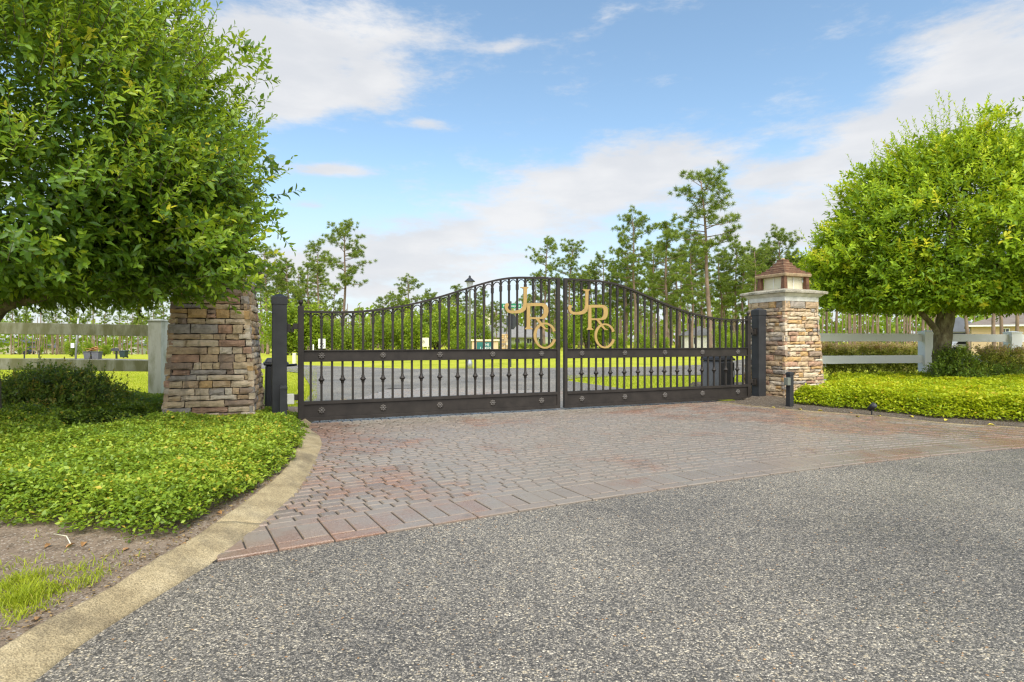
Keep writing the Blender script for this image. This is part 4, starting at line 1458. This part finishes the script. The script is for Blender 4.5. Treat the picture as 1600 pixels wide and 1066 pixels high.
for px, tp, Y in ((835, 425, 120), (868, 430, 125), (905, 430, 115), (925, 415, 118), (962, 405, 104), (978, 385, 100), (1018, 375, 95), (1058, 385, 92), (1128, 385, 98), (1160, 400, 90), (1195, 392, 100), (1205, 375, 110), (1232, 390, 96), (1270, 415, 100)):
    pine(px, tp, Y, (1, 3, 0, 1)[i % 4], 'leafy pine filling the crowded stand above the right gate leaf', 'crowded pines above the right leaf', random.uniform(1.05, 1.35)); i += 1
for px, tp, Y in ((386, 412, 100), (405, 420, 115), (436, 415, 110), (468, 420, 100), (482, 400, 92), (520, 440, 118), (600, 462, 125), (622, 458, 120), (668, 452, 125), (690, 462, 125), (735, 465, 120), (775, 470, 130)):
    pine(px, tp, Y, (0, 3, 1, 4)[i % 4], 'middle sized pine standing behind the left gate leaf thicket', 'pines above the left leaf', random.uniform(1.0, 1.3)); i += 1
for px in (1016, 1062, 1130, 1165, 1200, 1238, 975, 1100, 1275):
    pine(px + random.uniform(-4, 4), random.uniform(385, 430), random.uniform(100, 128), i % 5, 'middle sized pine in the crowded stand behind the right gate leaf', 'stand behind the right leaf', random.uniform(.9, 1.2)); i += 1
for px in (1294, 1308, 1326, 1345, 1366, 1384, 1402, 1421, 1440):
    pine(px + random.uniform(-3, 3), random.uniform(360, 420), random.uniform(72, 110), i % 5, 'straight pine trunk under the round tree, beyond the right fence', 'trunks beyond the right fence', 1.0); i += 1
for px, top in ((-12, 470), (17, 455), (42, 470), (60, 448), (79, 466), (89, 462), (109, 474), (124, 466), (147, 458), (166, 470), (186, 474), (205, 468), (222, 460), (238, 470), (255, 455), (275, 465), (300, 450), (335, 440), (365, 440)):
    pine(px + random.uniform(-3, 3), top + random.uniform(-6, 6), random.uniform(130, 165), i % 5, 'slender pine in the far row seen over the left fence', 'far pines over the left fence', random.uniform(.75, 1.0)); i += 1
for q in range(34):
    px = 400 + q * 26 + random.uniform(-9, 9)
    pine(px, random.uniform(452, 492) if px < 930 else random.uniform(420, 470), random.uniform(125, 175), i % 5, 'small distant pine in the wood seen through the gate bars', 'distant pines behind the gate', random.uniform(.9, 1.3)); i += 1


def bush_proto(seed, n=900, leaf=.34):
    """unit woodland bush, about 5 m tall"""
    rs = np.random.default_rng(seed)
    root = empty('woodland_bush', (0, 0, 0))
    lb = LB()
    c = rs.normal(0, 1, (46, 3)); c = unit(c) * np.array([2.0, 2.0, 2.1]) * rs.uniform(.45, 1.05, (46, 1)) + np.array([0, 0, 2.5])
    c[:, 2] = np.maximum(c[:, 2], .3)
    ct = rs.normal(0, .12, 46)
    o = np.repeat(c, 70, 0) + rs.normal(0, .38, (46 * 70, 3)); o[:, 2] = np.maximum(o[:, 2], .02)
    m = len(o)
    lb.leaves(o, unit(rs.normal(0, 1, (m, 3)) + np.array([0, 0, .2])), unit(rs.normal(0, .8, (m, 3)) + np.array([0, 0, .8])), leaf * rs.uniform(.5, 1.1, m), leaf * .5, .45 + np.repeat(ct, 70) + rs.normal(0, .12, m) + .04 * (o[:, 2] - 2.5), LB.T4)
    lb.build('crown', M['wood_leaf'], root)
    mb = MB()
    for k in range(5):
        a = 1.26 * k
        mb.tube([(.1 * math.cos(a), .1 * math.sin(a), -.2), (.5 * math.cos(a), .5 * math.sin(a), 1.6), (1.1 * math.cos(a), 1.1 * math.sin(a), 3.4)], [.09, .06, .02], 6)
    mb.build('trunk', M['bark'], root)
    return root


bp = [bush_proto(31), bush_proto(32), bush_proto(33)]
bused = set()


def bush(px, top, Y, k, label, group, wide=1.0):
    x = (px - CX) / F * Y; z0 = zg(x, Y) - .05
    s = (CAMZ + (CY - top) / F * Y - z0) / 4.7
    if k in bused: o = copy_tree(bp[k])
    else: o = bp[k]; bused.add(k)
    o.location = (x, Y, z0); o.scale = (s * wide, s * wide, s); o.rotation_euler = (0, 0, random.uniform(0, 6.28))
    tag(o, label, 'bush', group)


i = 0
for px, top, Y, w in ((446, 478, 62, 1.0), (478, 482, 60, 1.1), (508, 486, 62, 1.1), (545, 497, 66, 1.1), (572, 500, 64, 1.2), (600, 493, 66, 1.1), (628, 490, 68, 1.1), (655, 498, 66, 1.1), (682, 488, 70, 1.0), (705, 480, 74, .9)):
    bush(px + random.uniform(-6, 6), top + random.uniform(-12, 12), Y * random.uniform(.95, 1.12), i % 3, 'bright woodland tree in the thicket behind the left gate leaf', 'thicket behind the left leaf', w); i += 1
for px, top, Y, w, lab in ((752, 500, 80, .9, 'flowering loose tree left of the green roofed house'), (722, 512, 62, .9, 'round clipped bush beside the street lamp'), (885, 500, 85, 1.0, 'dark bush in the gap between the gate leaves'), (918, 470, 90, .9, 'dense dark tree behind the right gold monogram'), (940, 478, 92, .8, 'dense dark tree right of the right gold monogram'),
                        (1005, 520, 62, .9, 'low bush left of the pale trunks in the right leaf'), (968, 522, 64, .9, 'low bush below the C of the right monogram'), (1035, 525, 64, .8, 'small bush before the distant white house'), (1122, 505, 60, .45, 'vine covered column of leaves right of the white house'), (1142, 522, 58, .8, 'low bush behind the grey opener box'), (1165, 520, 60, .8, 'low bush at the hinge end of the right leaf'),
                        (112, 533, 60, .9, 'small round light green tree on the left lawn by the grey pole'), (139, 534, 66, .9, 'small tree behind the bins with cardboard'), (163, 538, 70, .9, 'low shrub between bins and mailbox'), (31, 541, 150, .5, 'small tree before the cream house gable'), (64, 541, 150, .5, 'small tree before the cream house wing'),
                        (250, 520, 70, 1.0, 'bush between left fence post and stone pillar'), (1505, 541, 46, 1.0, 'low rounded bush beside the tan house')):
    bush(px, top, Y, i % 3, lab, None, w); i += 1
for px in range(728, 890, 13):
    bush(px + random.uniform(-2, 2), 535.5 + random.uniform(-.8, .8), random.uniform(88, 94), i % 3, 'low clipped bush in the hedge row before the green roofed house', 'clipped bushes before the green house', 1.5); i += 1

# far wood closing the view: countless trunks and crowns read as one mass
lb = LB()
n = 26000
ang = rng.uniform(-48, 46, n); dist = np.where(ang < -27, rng.uniform(250, 300, n), rng.uniform(185, 250, n))
x = np.sin(np.radians(ang)) * dist; y = np.cos(np.radians(ang)) * dist
zb = np.array([zg(a, b) for a, b in zip(x, np.minimum(y, 320))])
ph = 10.5 + 2.5 * np.sin(ang * 1.7) + 2.0 * np.sin(ang * 4.3 + 1) + 1.2 * np.sin(ang * 11)
z = zb + ph * rng.random(n) ** .75
lb.leaves(np.stack([x, y, z], 1), unit(rng.normal(0, 1, (n, 3))), unit(rng.normal(0, 1, (n, 3))), rng.uniform(.9, 2.2, n), 1.0, .34 + rng.normal(0, .16, n) + .015 * (z - zb), LB.T4)
m = 420
a2 = rng.uniform(-48, 46, m); d2 = np.where(a2 < -27, rng.uniform(240, 250, m), rng.uniform(170, 190, m))
x2 = np.sin(np.radians(a2)) * d2; y2 = np.cos(np.radians(a2)) * d2
z2 = np.array([zg(a, b) for a, b in zip(x2, y2)])
lb.stems(np.stack([x2, y2, z2 - .3], 1), np.stack([x2 + rng.normal(0, .3, m), y2, z2 + rng.uniform(8, 13, m)], 1), .20, .5, 1)
tag(lb.build('distant_woods', [M['wood_leaf'], M['pine_bark']]), 'far dense wood closing the view along the horizon', 'woods', None, 'stuff')

# ------------------------------------------------------------------ houses, signs and small things beyond the gate
def hip(mb, x0, x1, y0, y1, ze, zr, ov=.4, ridge=None, mat=0):
    x0 -= ov; x1 += ov; y0 -= ov; y1 += ov
    w, d = x1 - x0, y1 - y0
    k = min(w, d) / 2
    if ridge is not None: k = ridge
    if w >= d: r0, r1 = (x0 + k, (y0 + y1) / 2), (x1 - k, (y0 + y1) / 2)
    else: r0, r1 = ((x0 + x1) / 2, y0 + k), ((x0 + x1) / 2, y1 - k)
    vs = [(x0, y0, ze), (x1, y0, ze), (x1, y1, ze), (x0, y1, ze), (*r0, zr), (*r1, zr), (x0, y0, ze - .18), (x1, y0, ze - .18), (x1, y1, ze - .18), (x0, y1, ze - .18)]
    fs = [(0, 1, 5, 4), (2, 3, 4, 5), (1, 2, 5), (3, 0, 4)] if w >= d else [(0, 1, 4), (2, 3, 5), (1, 2, 5, 4), (3, 0, 4, 5)]
    mb.add(vs, fs + [(6, 7, 1, 0), (7, 8, 2, 1), (8, 9, 3, 2), (9, 6, 0, 3), (9, 8, 7, 6)], mat)
    return mb


def window(parent, x, y, z0, w, h, wall='front'):
    f = MB().box(x - w / 2 - .08, x + w / 2 + .08, y - .06, y + .02, z0 - .08, z0 + h + .08).build('window', M['sign_white'], parent)
    p = MB().box(x - w / 2, x - .03, y - .075, y - .06, z0, z0 + h).box(x + .03, x + w / 2, y - .075, y - .06, z0, z0 + h).build('pane', M['pane'], f)


# sage house with hipped roof
Y = 150; X0 = (716 - CX) / F * Y
r = empty('house', (X0, Y, 0), 0, 'sage green house with wide grey hipped roof behind the left monogram', 'house')
MB().box(0, 25, 0, 14, -.3, 2.3).build('wall', M['wall_green'], r)
rf = MB(); hip(rf, 3, 20, -.5, 14, 2.32, 7.0, .6); hip(rf, -.0, 25, 1.5, 13, 2.30, 5.2, .6)
rf = rf.build('roof', M['roof_grey'], r)
MB().box(6.6, 7.8, 6, 7.2, 5.0, 8.3).box(6.45, 7.95, 5.85, 7.35, 8.3, 8.55).build('chimney', M['wall_cream'], rf)
for x in (15.0, 18.0, 24.0, 21.0): window(r, x, 0, .6, 1.2, 1.3)
# cream house far left
Y = 215; X0 = (-12 - CX) / F * Y; z0 = zg(X0 + 8, Y)
r = empty('house', (X0, Y, z0), 0, 'cream stucco house with slate roofs and small cupola far left behind the fence', 'house')
MB().box(0, 11.5, 0, 12, -.3, 4.2).box(11.51, 22.3, 2, 12, -.3, 2.4).box(15.6, 17.8, 5, 7, 2.4, 5.3).box(5.6, 8.6, -.8, -.01, -.3, 3.3).build('wall', M['wall_cream'], r)
rf = MB(); hip(rf, 0, 11.5, 0, 12, 4.22, 6.3, .8); hip(rf, 11.5, 22.3, 2, 12, 2.42, 4.0, .7); hip(rf, 15.6, 17.8, 5, 7, 5.32, 5.9, .4)
rf.build('roof', M['roof_blue'], r)
for x in (6.4, 7.7):
    for zz in (.5, 1.7, 2.7): window(r, x, -.8, zz, .8, .7 if zz > 1 else .9)
MB().box(14, 17.8, 1.93, 1.99, -.2, 1.9).build('garage_door', M['sign_white'], r)
# vehicles parked in front of it
def car(loc, rz, label, paint, L=4.6, Hh=1.5):
    r = empty('parked_car', loc, rz, label, 'car')
    prof = [(-L / 2, .35), (-L / 2 + .05, .8), (-L * .28, .92), (-L * .16, Hh - .02), (L * .22, Hh), (L * .40, .98), (L / 2 - .04, .86), (L / 2, .38)]
    MB().extrude_xz(prof, -.88, .88).build('body', paint, r, .05)
    MB().extrude_xz([(-L * .25, .95), (-L * .155, Hh - .09), (L * .20, Hh - .08), (L * .34, .98)], -.89, .89).build('window', M['pane'], r)
    for sx in (-L * .3, L * .31):
        for sy in (-.80, .80):
            w = MB().lathe([(.06, -.1), (.33, -.1), (.34, 0), (.33, .1), (.06, .1)], 16); w.xform(Matrix.Translation((sx, sy, .33)) @ Matrix.Rotation(R(90), 4, 'X')); w.build('wheel', M['tyre'], r)


xx = (33 - CX) / F * 200; car((xx, 200, zg(xx, 200)), .1, 'white car parked before the far left cream house', M['car_white'])
xx = (42 - CX) / F * 198; car((xx, 198, zg(xx, 198)), .05, 'dark car parked beside a white one before the cream house', M['car_dark'], 4.8, 1.6)
# pale house far beyond the left lawn
Y = 230; X0 = (180 - CX) / F * Y; z0 = zg(X0, Y)
r = empty('house', (X0, Y, z0), 0, 'pale house half hidden among trunks beyond the mailbox', 'house')
MB().box(0, 8.5, 0, 8, -.3, 3.4).build('wall', M['wall_white'], r)
hip(MB(), 0, 8.5, 0, 8, 3.42, 5.2, .5).build('roof', M['roof_grey'], r)
# white house behind the right leaf
Y = 105; X0 = (1069 - CX) / F * Y
r = empty('house', (X0, Y, 0), R(-8), 'white house with pale roof among the pine trunks behind the right gate leaf', 'house')
MB().box(0, 6.2, 0, 7, -.3, 2.35).build('wall', M['wall_white'], r)
hip(MB(), 0, 6.2, 0, 7, 2.37, 4.0, .4).build('roof', M['roof_grey'], r)
window(r, 1.6, 0, .8, 1.0, 1.1); window(r, 4.5, 0, .8, 1.0, 1.1)
# tan house right
Y = 58; X0 = (1518 - CX) / F * Y
r = empty('house', (X0, Y, 0), R(-37), 'tan stucco house with brown hipped roof at the right edge', 'house')
MB().box(0, 14, 0, 11, -.3, 2.85).build('wall', M['wall_tan'], r)
hip(MB(), 0, 14, 0, 11, 2.87, 5.1, .5).build('roof', M['roof_brown'], r)
window(r, 2.55, 0, 1.95, .5, .5)
MB().box(-.5, 14.5, -.54, -.505, 2.69, 2.85).build('fascia', M['sign_white'], r)
Y = 78; X0 = (1476 - CX) / F * Y
r = empty('house', (X0, Y, 0), R(-37), 'grey roofed house with dark screened porch beside the round tree trunk', 'house')
MB().box(-1.2, 4.2, 0, 8, -.3, 2.6).build('wall', M['wall_white'], r)
hip(MB(), -1.2, 4.2, 0, 8, 2.62, 4.5, .3, .6).build('roof', M['roof_blue'], r)
MB().box(-1, 2.6, -.1, -.01, .0, 2.35).build('porch_screen', M['black'], r)
xx = (1497 - CX) / F * 66; car((xx, 66, 0), .0, 'white car parked under the grey roofed house at right', M['car_white'], 3.6, 1.4)


def text(s, size, parent, loc, mat, rot=(R(90), 0, 0)):
    cu = bpy.data.curves.new('lettering', 'FONT')
    cu.body = s; cu.size = size; cu.align_x = 'CENTER'; cu.align_y = 'CENTER'; cu.extrude = .003
    o = bpy.data.objects.new('lettering', cu); C.objects.link(o)
    o.parent = parent; o.location = loc; o.rotation_euler = rot
    bpy.context.view_layer.update()
    me = bpy.data.meshes.new_from_object(o.evaluated_get(bpy.context.evaluated_depsgraph_get()))
    bpy.data.objects.remove(o)
    o = link('lettering', me, mat, parent)
    o.location = loc; o.rotation_euler = rot
    return o


# monument sign with stone pier
Y = 45.0; X0 = (758 - CX) / F * Y
r = empty('monument_sign', (X0, Y, 0), R(0), 'low masonry neighbourhood sign with teal panel and stone pier', 'sign')
MB().box(-1.0, 1.0, -.2, .2, -.1, 1.30).build('wall', M['wall_tan'], r, .01)
MB().box(-1.1, 1.1, -.3, .3, 1.30, 1.42).build('coping', M['wall_cream'], r, .01)
MB().box(-.62, .62, -.25, -.201, .30, 1.22).build('panel', M['sign_teal'], r)
text('THE', .24, r, (.1, -.255, 1.02), M['sign_white']); text('LAKES', .30, r, (.05, -.255, .74), M['sign_white'])
mb = MB(); rs = random.Random(9)
z = -.05
while z < 1.80:
    h = rs.choice([.1, .14, .18]); x = 1.25
    while x < 1.80:
        L = rs.choice([.15, .22, .3]); L = min(L, 1.83 - x)
        mb.box(x + .008, x + L - .008, -.3 - rs.uniform(0, .03), .3, z + .008, z + h - .008, 0, rs.random()); x += L
    z += h
mb.box(1.27, 1.80, -.27, .29, -.1, z - .02, 1)
mb.build('stone_pier', [M['stone'], M['mortar']], r)
# street lamp
p = gp(734, 575)
M['lamp_glass'] = plain('grey_lamp_glass', (.42, .44, .45), .2, 0, .1, 3, 0)
r = empty('street_lamp', p, 0, 'grey street lamp post with dark lantern head seen through the left leaf', 'street lamp')
MB().lathe([(.13, -.05), (.13, .25), (.09, .35), (.085, .8), (.06, .85)], 12).build('base', M['galv'], r, 0, True)
MB().lathe([(.065, .85), (.05, 3.70), (.08, 3.72), (.08, 3.80)], 12).build('pole', M['galv'], r, 0, True)
MB().lathe([(.09, 3.80), (.17, 4.16)], 8).build('lamp_glass', M['lamp_glass'], r)
MB().lathe([(.25, 4.16), (.26, 4.19), (.10, 4.33), (.06, 4.36), (.05, 4.44), (.02, 4.47)], 12).build('lamp_cap', M['black'], r)
# stop sign seen from behind, with street name blade
p = gp(798, 573)
r = empty('stop_sign', p, 0, 'dark back of an octagonal stop sign with green street name blade on top', 'sign')
MB().lathe([(.035, -.05), (.035, 3.25), (.05, 3.26), (.03, 3.33)], 10).build('pole', M['steel_back'], r)
oc8 = MB().extrude_xz([(.42 * math.cos(R(22.5 + 45 * k)), 2.28 + .42 * math.sin(R(22.5 + 45 * k))) for k in range(8)], -.012, .012)
oc8.xform(Matrix.Rotation(R(-48), 4, 'Z') @ Matrix.Translation((0, .06, 0))); oc8.build('sign_panel', M['steel_back'], r)
bl = MB().box(-.46, .54, -.012, .012, 2.96, 3.20).build('name_blade', M['sign_green'], r)
text('N Ranney Ct', .16, bl, (.04, -.016, 3.08), M['sign_white'])
# speed limit sign
Y = 40; X0 = (503 - CX) / F * Y
r = empty('speed_sign', (X0, Y, 0), 0, 'white speed limit sign reading 25 behind the left gate leaf', 'sign')
MB().box(-.03, .03, .02, .06, -.1, 1.3).build('pole', M['galv'], r)
MB().box(-.24, .24, -.01, .01, .80, 1.45).build('sign_panel', M['sign_white'], r)
text('SPEED', .12, r, (0, -.015, 1.35), M['ink']); text('LIMIT', .12, r, (0, -.015, 1.23), M['ink']); text('25', .38, r, (0, -.015, 1.0), M['ink'])
# lot sign
Y = 46; X0 = (665 - CX) / F * Y
r = empty('lot_sign', (X0, Y, 0), 0, 'cream lot sign with number 8 on a post behind the left leaf', 'sign')
MB().box(.12, .18, .02, .06, -.1, 1.5).build('pole', M['sign_cream'], r)
MB().box(-.25, .25, -.01, .01, .86, 1.55).build('sign_panel', M['sign_cream'], r)
text('8', .34, r, (-.15, -.015, 1.22), M['ink'])
Y = 42; X0 = (489.5 - CX) / F * Y
tag(MB().lathe([(.05, -.05), (.05, 1.02), (.03, 1.06)], 10, X0, Y).build('marker_post', M['sign_white']), 'small white marker post left of the speed limit sign', 'post')
# utility box left of the left stile
p = at(460, 552, 34)
tag(MB().box(p.x - .09, p.x + .09, 33.9, 34.1, -.1, .60).build('utility_box', M['sign_cream'], None, .03), 'small pale utility box on the grass beyond the left hinge', 'utility box')
# things on the left lawn edge
p = gp(118, 562)
r = empty('sign_post', p, 0, 'grey leaning metal pole with small white plate on the left lawn', 'sign post')
MB().tube([(0, 0, -.1), (.10, 0, 1.6), (.2, 0, 2.9)], .065, 10).build('pole', M['galv'], r, 0, True)
MB().box(-.30, -.06, -.05, -.03, .82, 1.15).build('plate', M['sign_white'], r)
for px, lab in ((139, 'grey recycling tub, left of two, with cardboard on top'), (151.5, 'grey recycling tub, right of two, with cardboard on top')):
    p = gp(px, 561)
    r = empty('recycling_tub', p, 0, lab, 'tub', 'recycling tubs on the left lawn')
    MB().frustum((.22, .2), 0, (.26, .24), .50).build('body', M['grey_plastic'], r, .02)
    MB().frustum((.285, .265), .50, (.285, .265), .54).build('rim', M['grey_plastic'], r)
p = gp(145.5, 561)
mb = MB()
for k in range(7):
    c = Matrix.Translation((random.uniform(-.3, .35), random.uniform(-.1, .1), .60 + .05 * k * .6)) @ Matrix.Rotation(random.uniform(-.4, .4), 4, 'Y') @ Matrix.Rotation(random.uniform(0, 3), 4, 'Z')
    s = MB().box(-.28, .28, -.2, .2, -.012, .012); s.xform(c); mb.add(s.v, s.f)
o = mb.build('cardboard_pile', M['cardboard']); o.location = p
tag(o, 'pile of flattened orange brown cardboard on the two tubs', 'cardboard')
p = gp(182, 560.5)
r = empty('mailbox', p, 0, 'dark mailbox on a black post behind the left fence', 'mailbox')
MB().box(-.05, .05, -.05, .05, -.1, .78).build('post', M['black'], r)
MB().extrude_xz([(-.33, .55), (.25, .55), (.25, .72), (.18, .78), (-.26, .78), (-.33, .72)], -.12, -.051).build('box', M['steel_back'], r, .01)
p = gp(193.5, 559.5)
r = empty('wheelie_bin', p, 0, 'dark green wheeled bin beside the mailbox', 'bin')
MB().frustum((.17, .2), .05, (.22, .24), .52).build('body', M['bin_green'], r, .02)
MB().frustum((.25, .27), .52, (.22, .24), .58).build('lid', M['bin_green'], r, .01)
for s in (-.15, .15):
    w = MB().lathe([(.07, -.03), (.07, .03)], 12); w.xform(Matrix.Translation((s, .2, .07)) @ Matrix.Rotation(R(90), 4, 'Y')); w.build('wheel', M['tyre'], r)
for px, py, lab in ((38, 560.5, 'left of two thin dark posts on the lawn before the cream house'), (61, 559, 'right of two thin dark posts on the lawn before the cream house')):
    p = gp(px, py)
    o = MB().tube([(0, 0, -.1), (0, 0, .50)], .045, 8).lathe([(.05, .50), (.05, .54), (.02, .57)], 8).build('thin_post', M['black']); o.location = p
    tag(o, lab, 'post', 'thin lawn posts')

# ------------------------------------------------------------------ camera, sun and sky
cam = bpy.data.cameras.new('camera')
cam.sensor_width = 36; cam.lens = F / 1600 * 36
cam.clip_start = .05; cam.clip_end = 3000
co = bpy.data.objects.new('camera', cam); C.objects.link(co)
co.location = (0, 0, CAMZ); co.rotation_euler = (R(90), 0, 0)
bpy.context.scene.camera = co

SUN_EL, SUN_AZ = R(54), R(166)
sd = Vector((math.sin(SUN_AZ) * math.cos(SUN_EL), math.cos(SUN_AZ) * math.cos(SUN_EL), math.sin(SUN_EL)))
sun = bpy.data.lights.new('sun', 'SUN'); sun.energy = 2.3; sun.angle = R(50); sun.color = (1, .95, .86)
so = bpy.data.objects.new('sun', sun); C.objects.link(so)
so.rotation_euler = sd.to_track_quat('Z', 'Y').to_euler()

w = bpy.data.worlds.new('World'); bpy.context.scene.world = w
w.use_nodes = True
nt = NT(w.node_tree)
bg = w.node_tree.nodes['Background']
sky = nt.n('TexSky', sky_type='NISHITA', sun_disc=False, sun_elevation=SUN_EL, sun_rotation=SUN_AZ, altitude=0.0, air_density=1.0, dust_density=.6, ozone_density=2.2)
dirv = nt.n('TexCoord').outputs['Generated']
sp = nt.n('SeparateXYZ', {0: dirv})
az = nt.math('ARCTAN2', sp.outputs[0], sp.outputs[1])
el = nt.math('ARCSINE', sp.outputs[2])


def azel(px, py):
    X, Z = (px - CX) / F, (CY - py) / F
    return math.atan(X), math.atan2(Z, math.hypot(1, X))


# cloud masses: (photo x, y, half width, half height in px, tilt, weight)
blobs = [(500, 75, 230, 62, -.12, .98), (400, 120, 90, 60, 0, .7), (525, 148, 75, 20, .05, .75), (450, 172, 80, 18, -.1, .5), (600, 135, 60, 16, -.1, .5), (670, 194, 45, 9, 0, .8), (520, 266, 70, 10, -.03, .95), (485, 320, 30, 6, 0, .5), (790, 72, 45, 9, -.1, .6), (985, 18, 80, 22, -.2, .35), (1025, 125, 30, 8, 0, .3),
         (900, 300, 190, 52, -.12, .88), (1010, 262, 120, 40, -.05, .7), (650, 385, 230, 40, -.12, .8), (560, 440, 250, 45, 0, .8), (1250, 345, 160, 55, -.1, 1.1), (1240, 268, 100, 14, -.12, .75), (1370, 212, 105, 26, -.10, .85), (1530, 100, 160, 72, -.25, 1.15), (1600, 170, 150, 60, -.1, 1.0), (1480, 260, 150, 60, 0, .9),
         (-100, 200, 300, 120, 0, .8), (1900, 200, 300, 140, 0, .9), (200, 60, 160, 50, 0, .5)]
tot = None
for px, py, hw_, hh_, tilt, wgt in blobs:
    a0, e0 = azel(px, py)
    ca = math.cos(a0)
    sa, se = hw_ / F * ca * ca, hh_ / F * ca
    da = nt.math('SUBTRACT', az, a0); de = nt.math('SUBTRACT', el, e0)
    c_, s_ = math.cos(tilt), math.sin(tilt)
    # tilt: negative rises towards the right
    u = nt.math('SUBTRACT', nt.math('MULTIPLY', da, c_ / sa), nt.math('MULTIPLY', de, s_ / sa))
    v = nt.math('ADD', nt.math('MULTIPLY', da, s_ / se), nt.math('MULTIPLY', de, c_ / se))
    r2 = nt.math('ADD', nt.math('MULTIPLY', u, u), nt.math('MULTIPLY', v, v))
    g = nt.math('MULTIPLY', nt.math('EXPONENT', nt.math('MULTIPLY', r2, -.9)), wgt)
    tot = g if tot is None else nt.math('ADD', tot, g)
# broken cloud overhead; behind the camera extra cloud added as frontal fill
zc = nt.math('MAXIMUM', sp.outputs[2], .04)
pl = nt.n('CombineXYZ', {0: nt.math('DIVIDE', sp.outputs[0], nt.math('ADD', zc, .12)), 1: nt.math('DIVIDE', sp.outputs[1], nt.math('ADD', zc, .12)), 2: 0.0}).outputs[0]
n1 = nt.noise(nt.n('Mapping', {'Vector': pl, 'Scale': (1.0, 1.0, 1)}).outputs[0], 1.6, 9, .62)
ae = nt.n('CombineXYZ', {0: nt.math('MULTIPLY', az, 5.0), 1: nt.math('MULTIPLY', el, 15.0), 2: 1.3}).outputs[0]
n2 = nt.noise(ae, 2.1, 10, .66)
nn = nt.math('ADD', nt.math('MULTIPLY', n1, .4), nt.math('MULTIPLY', n2, .6))
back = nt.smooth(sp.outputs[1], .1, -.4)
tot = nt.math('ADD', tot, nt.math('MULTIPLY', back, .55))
dens = nt.math('ADD', tot, nt.math('MULTIPLY', nt.math('SUBTRACT', nn, .5), 2.9))
cover_ = nt.smooth(dens, .12, .98)
CLW = 4.6
shade = nt.smooth(nt.noise(ae, 1.1, 5, .55), .35, .7)
ccol = nt.mix(shade, (.83 * CLW, .85 * CLW, .89 * CLW), (.98 * CLW, .98 * CLW, .99 * CLW))
skyc = nt.n('HueSaturation', {'Hue': .489, 'Saturation': .95, 'Value': 1.14, 'Fac': 1.0, 'Color': sky.outputs[0]}).outputs[0]
hz = nt.smooth(el, .32, .0)
skyc = nt.mix(nt.math('MULTIPLY', hz, .75), skyc, (.75 * CLW, .81 * CLW, .90 * CLW))
back_fill = nt.math('ADD', 1.0, nt.math('MULTIPLY', nt.smooth(sp.outputs[1], .05, -.7), 1.9))  # unseen cloud behind the camera brightened, an added soft front fill
ccol = nt.n('VectorMath', {0: ccol, 3: back_fill}, operation='SCALE').outputs[0]
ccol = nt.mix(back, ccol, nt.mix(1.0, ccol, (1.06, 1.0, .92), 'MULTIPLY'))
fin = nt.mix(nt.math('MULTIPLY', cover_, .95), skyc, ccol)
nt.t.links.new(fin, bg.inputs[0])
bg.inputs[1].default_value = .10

sc = bpy.context.scene
sc.view_settings.view_transform = 'Standard'
sc.view_settings.look = 'None'
sc.view_settings.exposure = 1.0
sc.view_settings.gamma = 1.0
sc.cycles.max_bounces = 8
sc.cycles.transparent_max_bounces = 8
sc.cycles.use_denoising = True
sc.cycles.denoiser = 'OPENIMAGEDENOISE'
sc.cycles.denoising_input_passes = 'RGB_ALBEDO_NORMAL'
sc.cycles.denoising_prefilter = 'ACCURATE'
sc.cycles.use_adaptive_sampling = False
sc.cycles.filter_width = 1.3
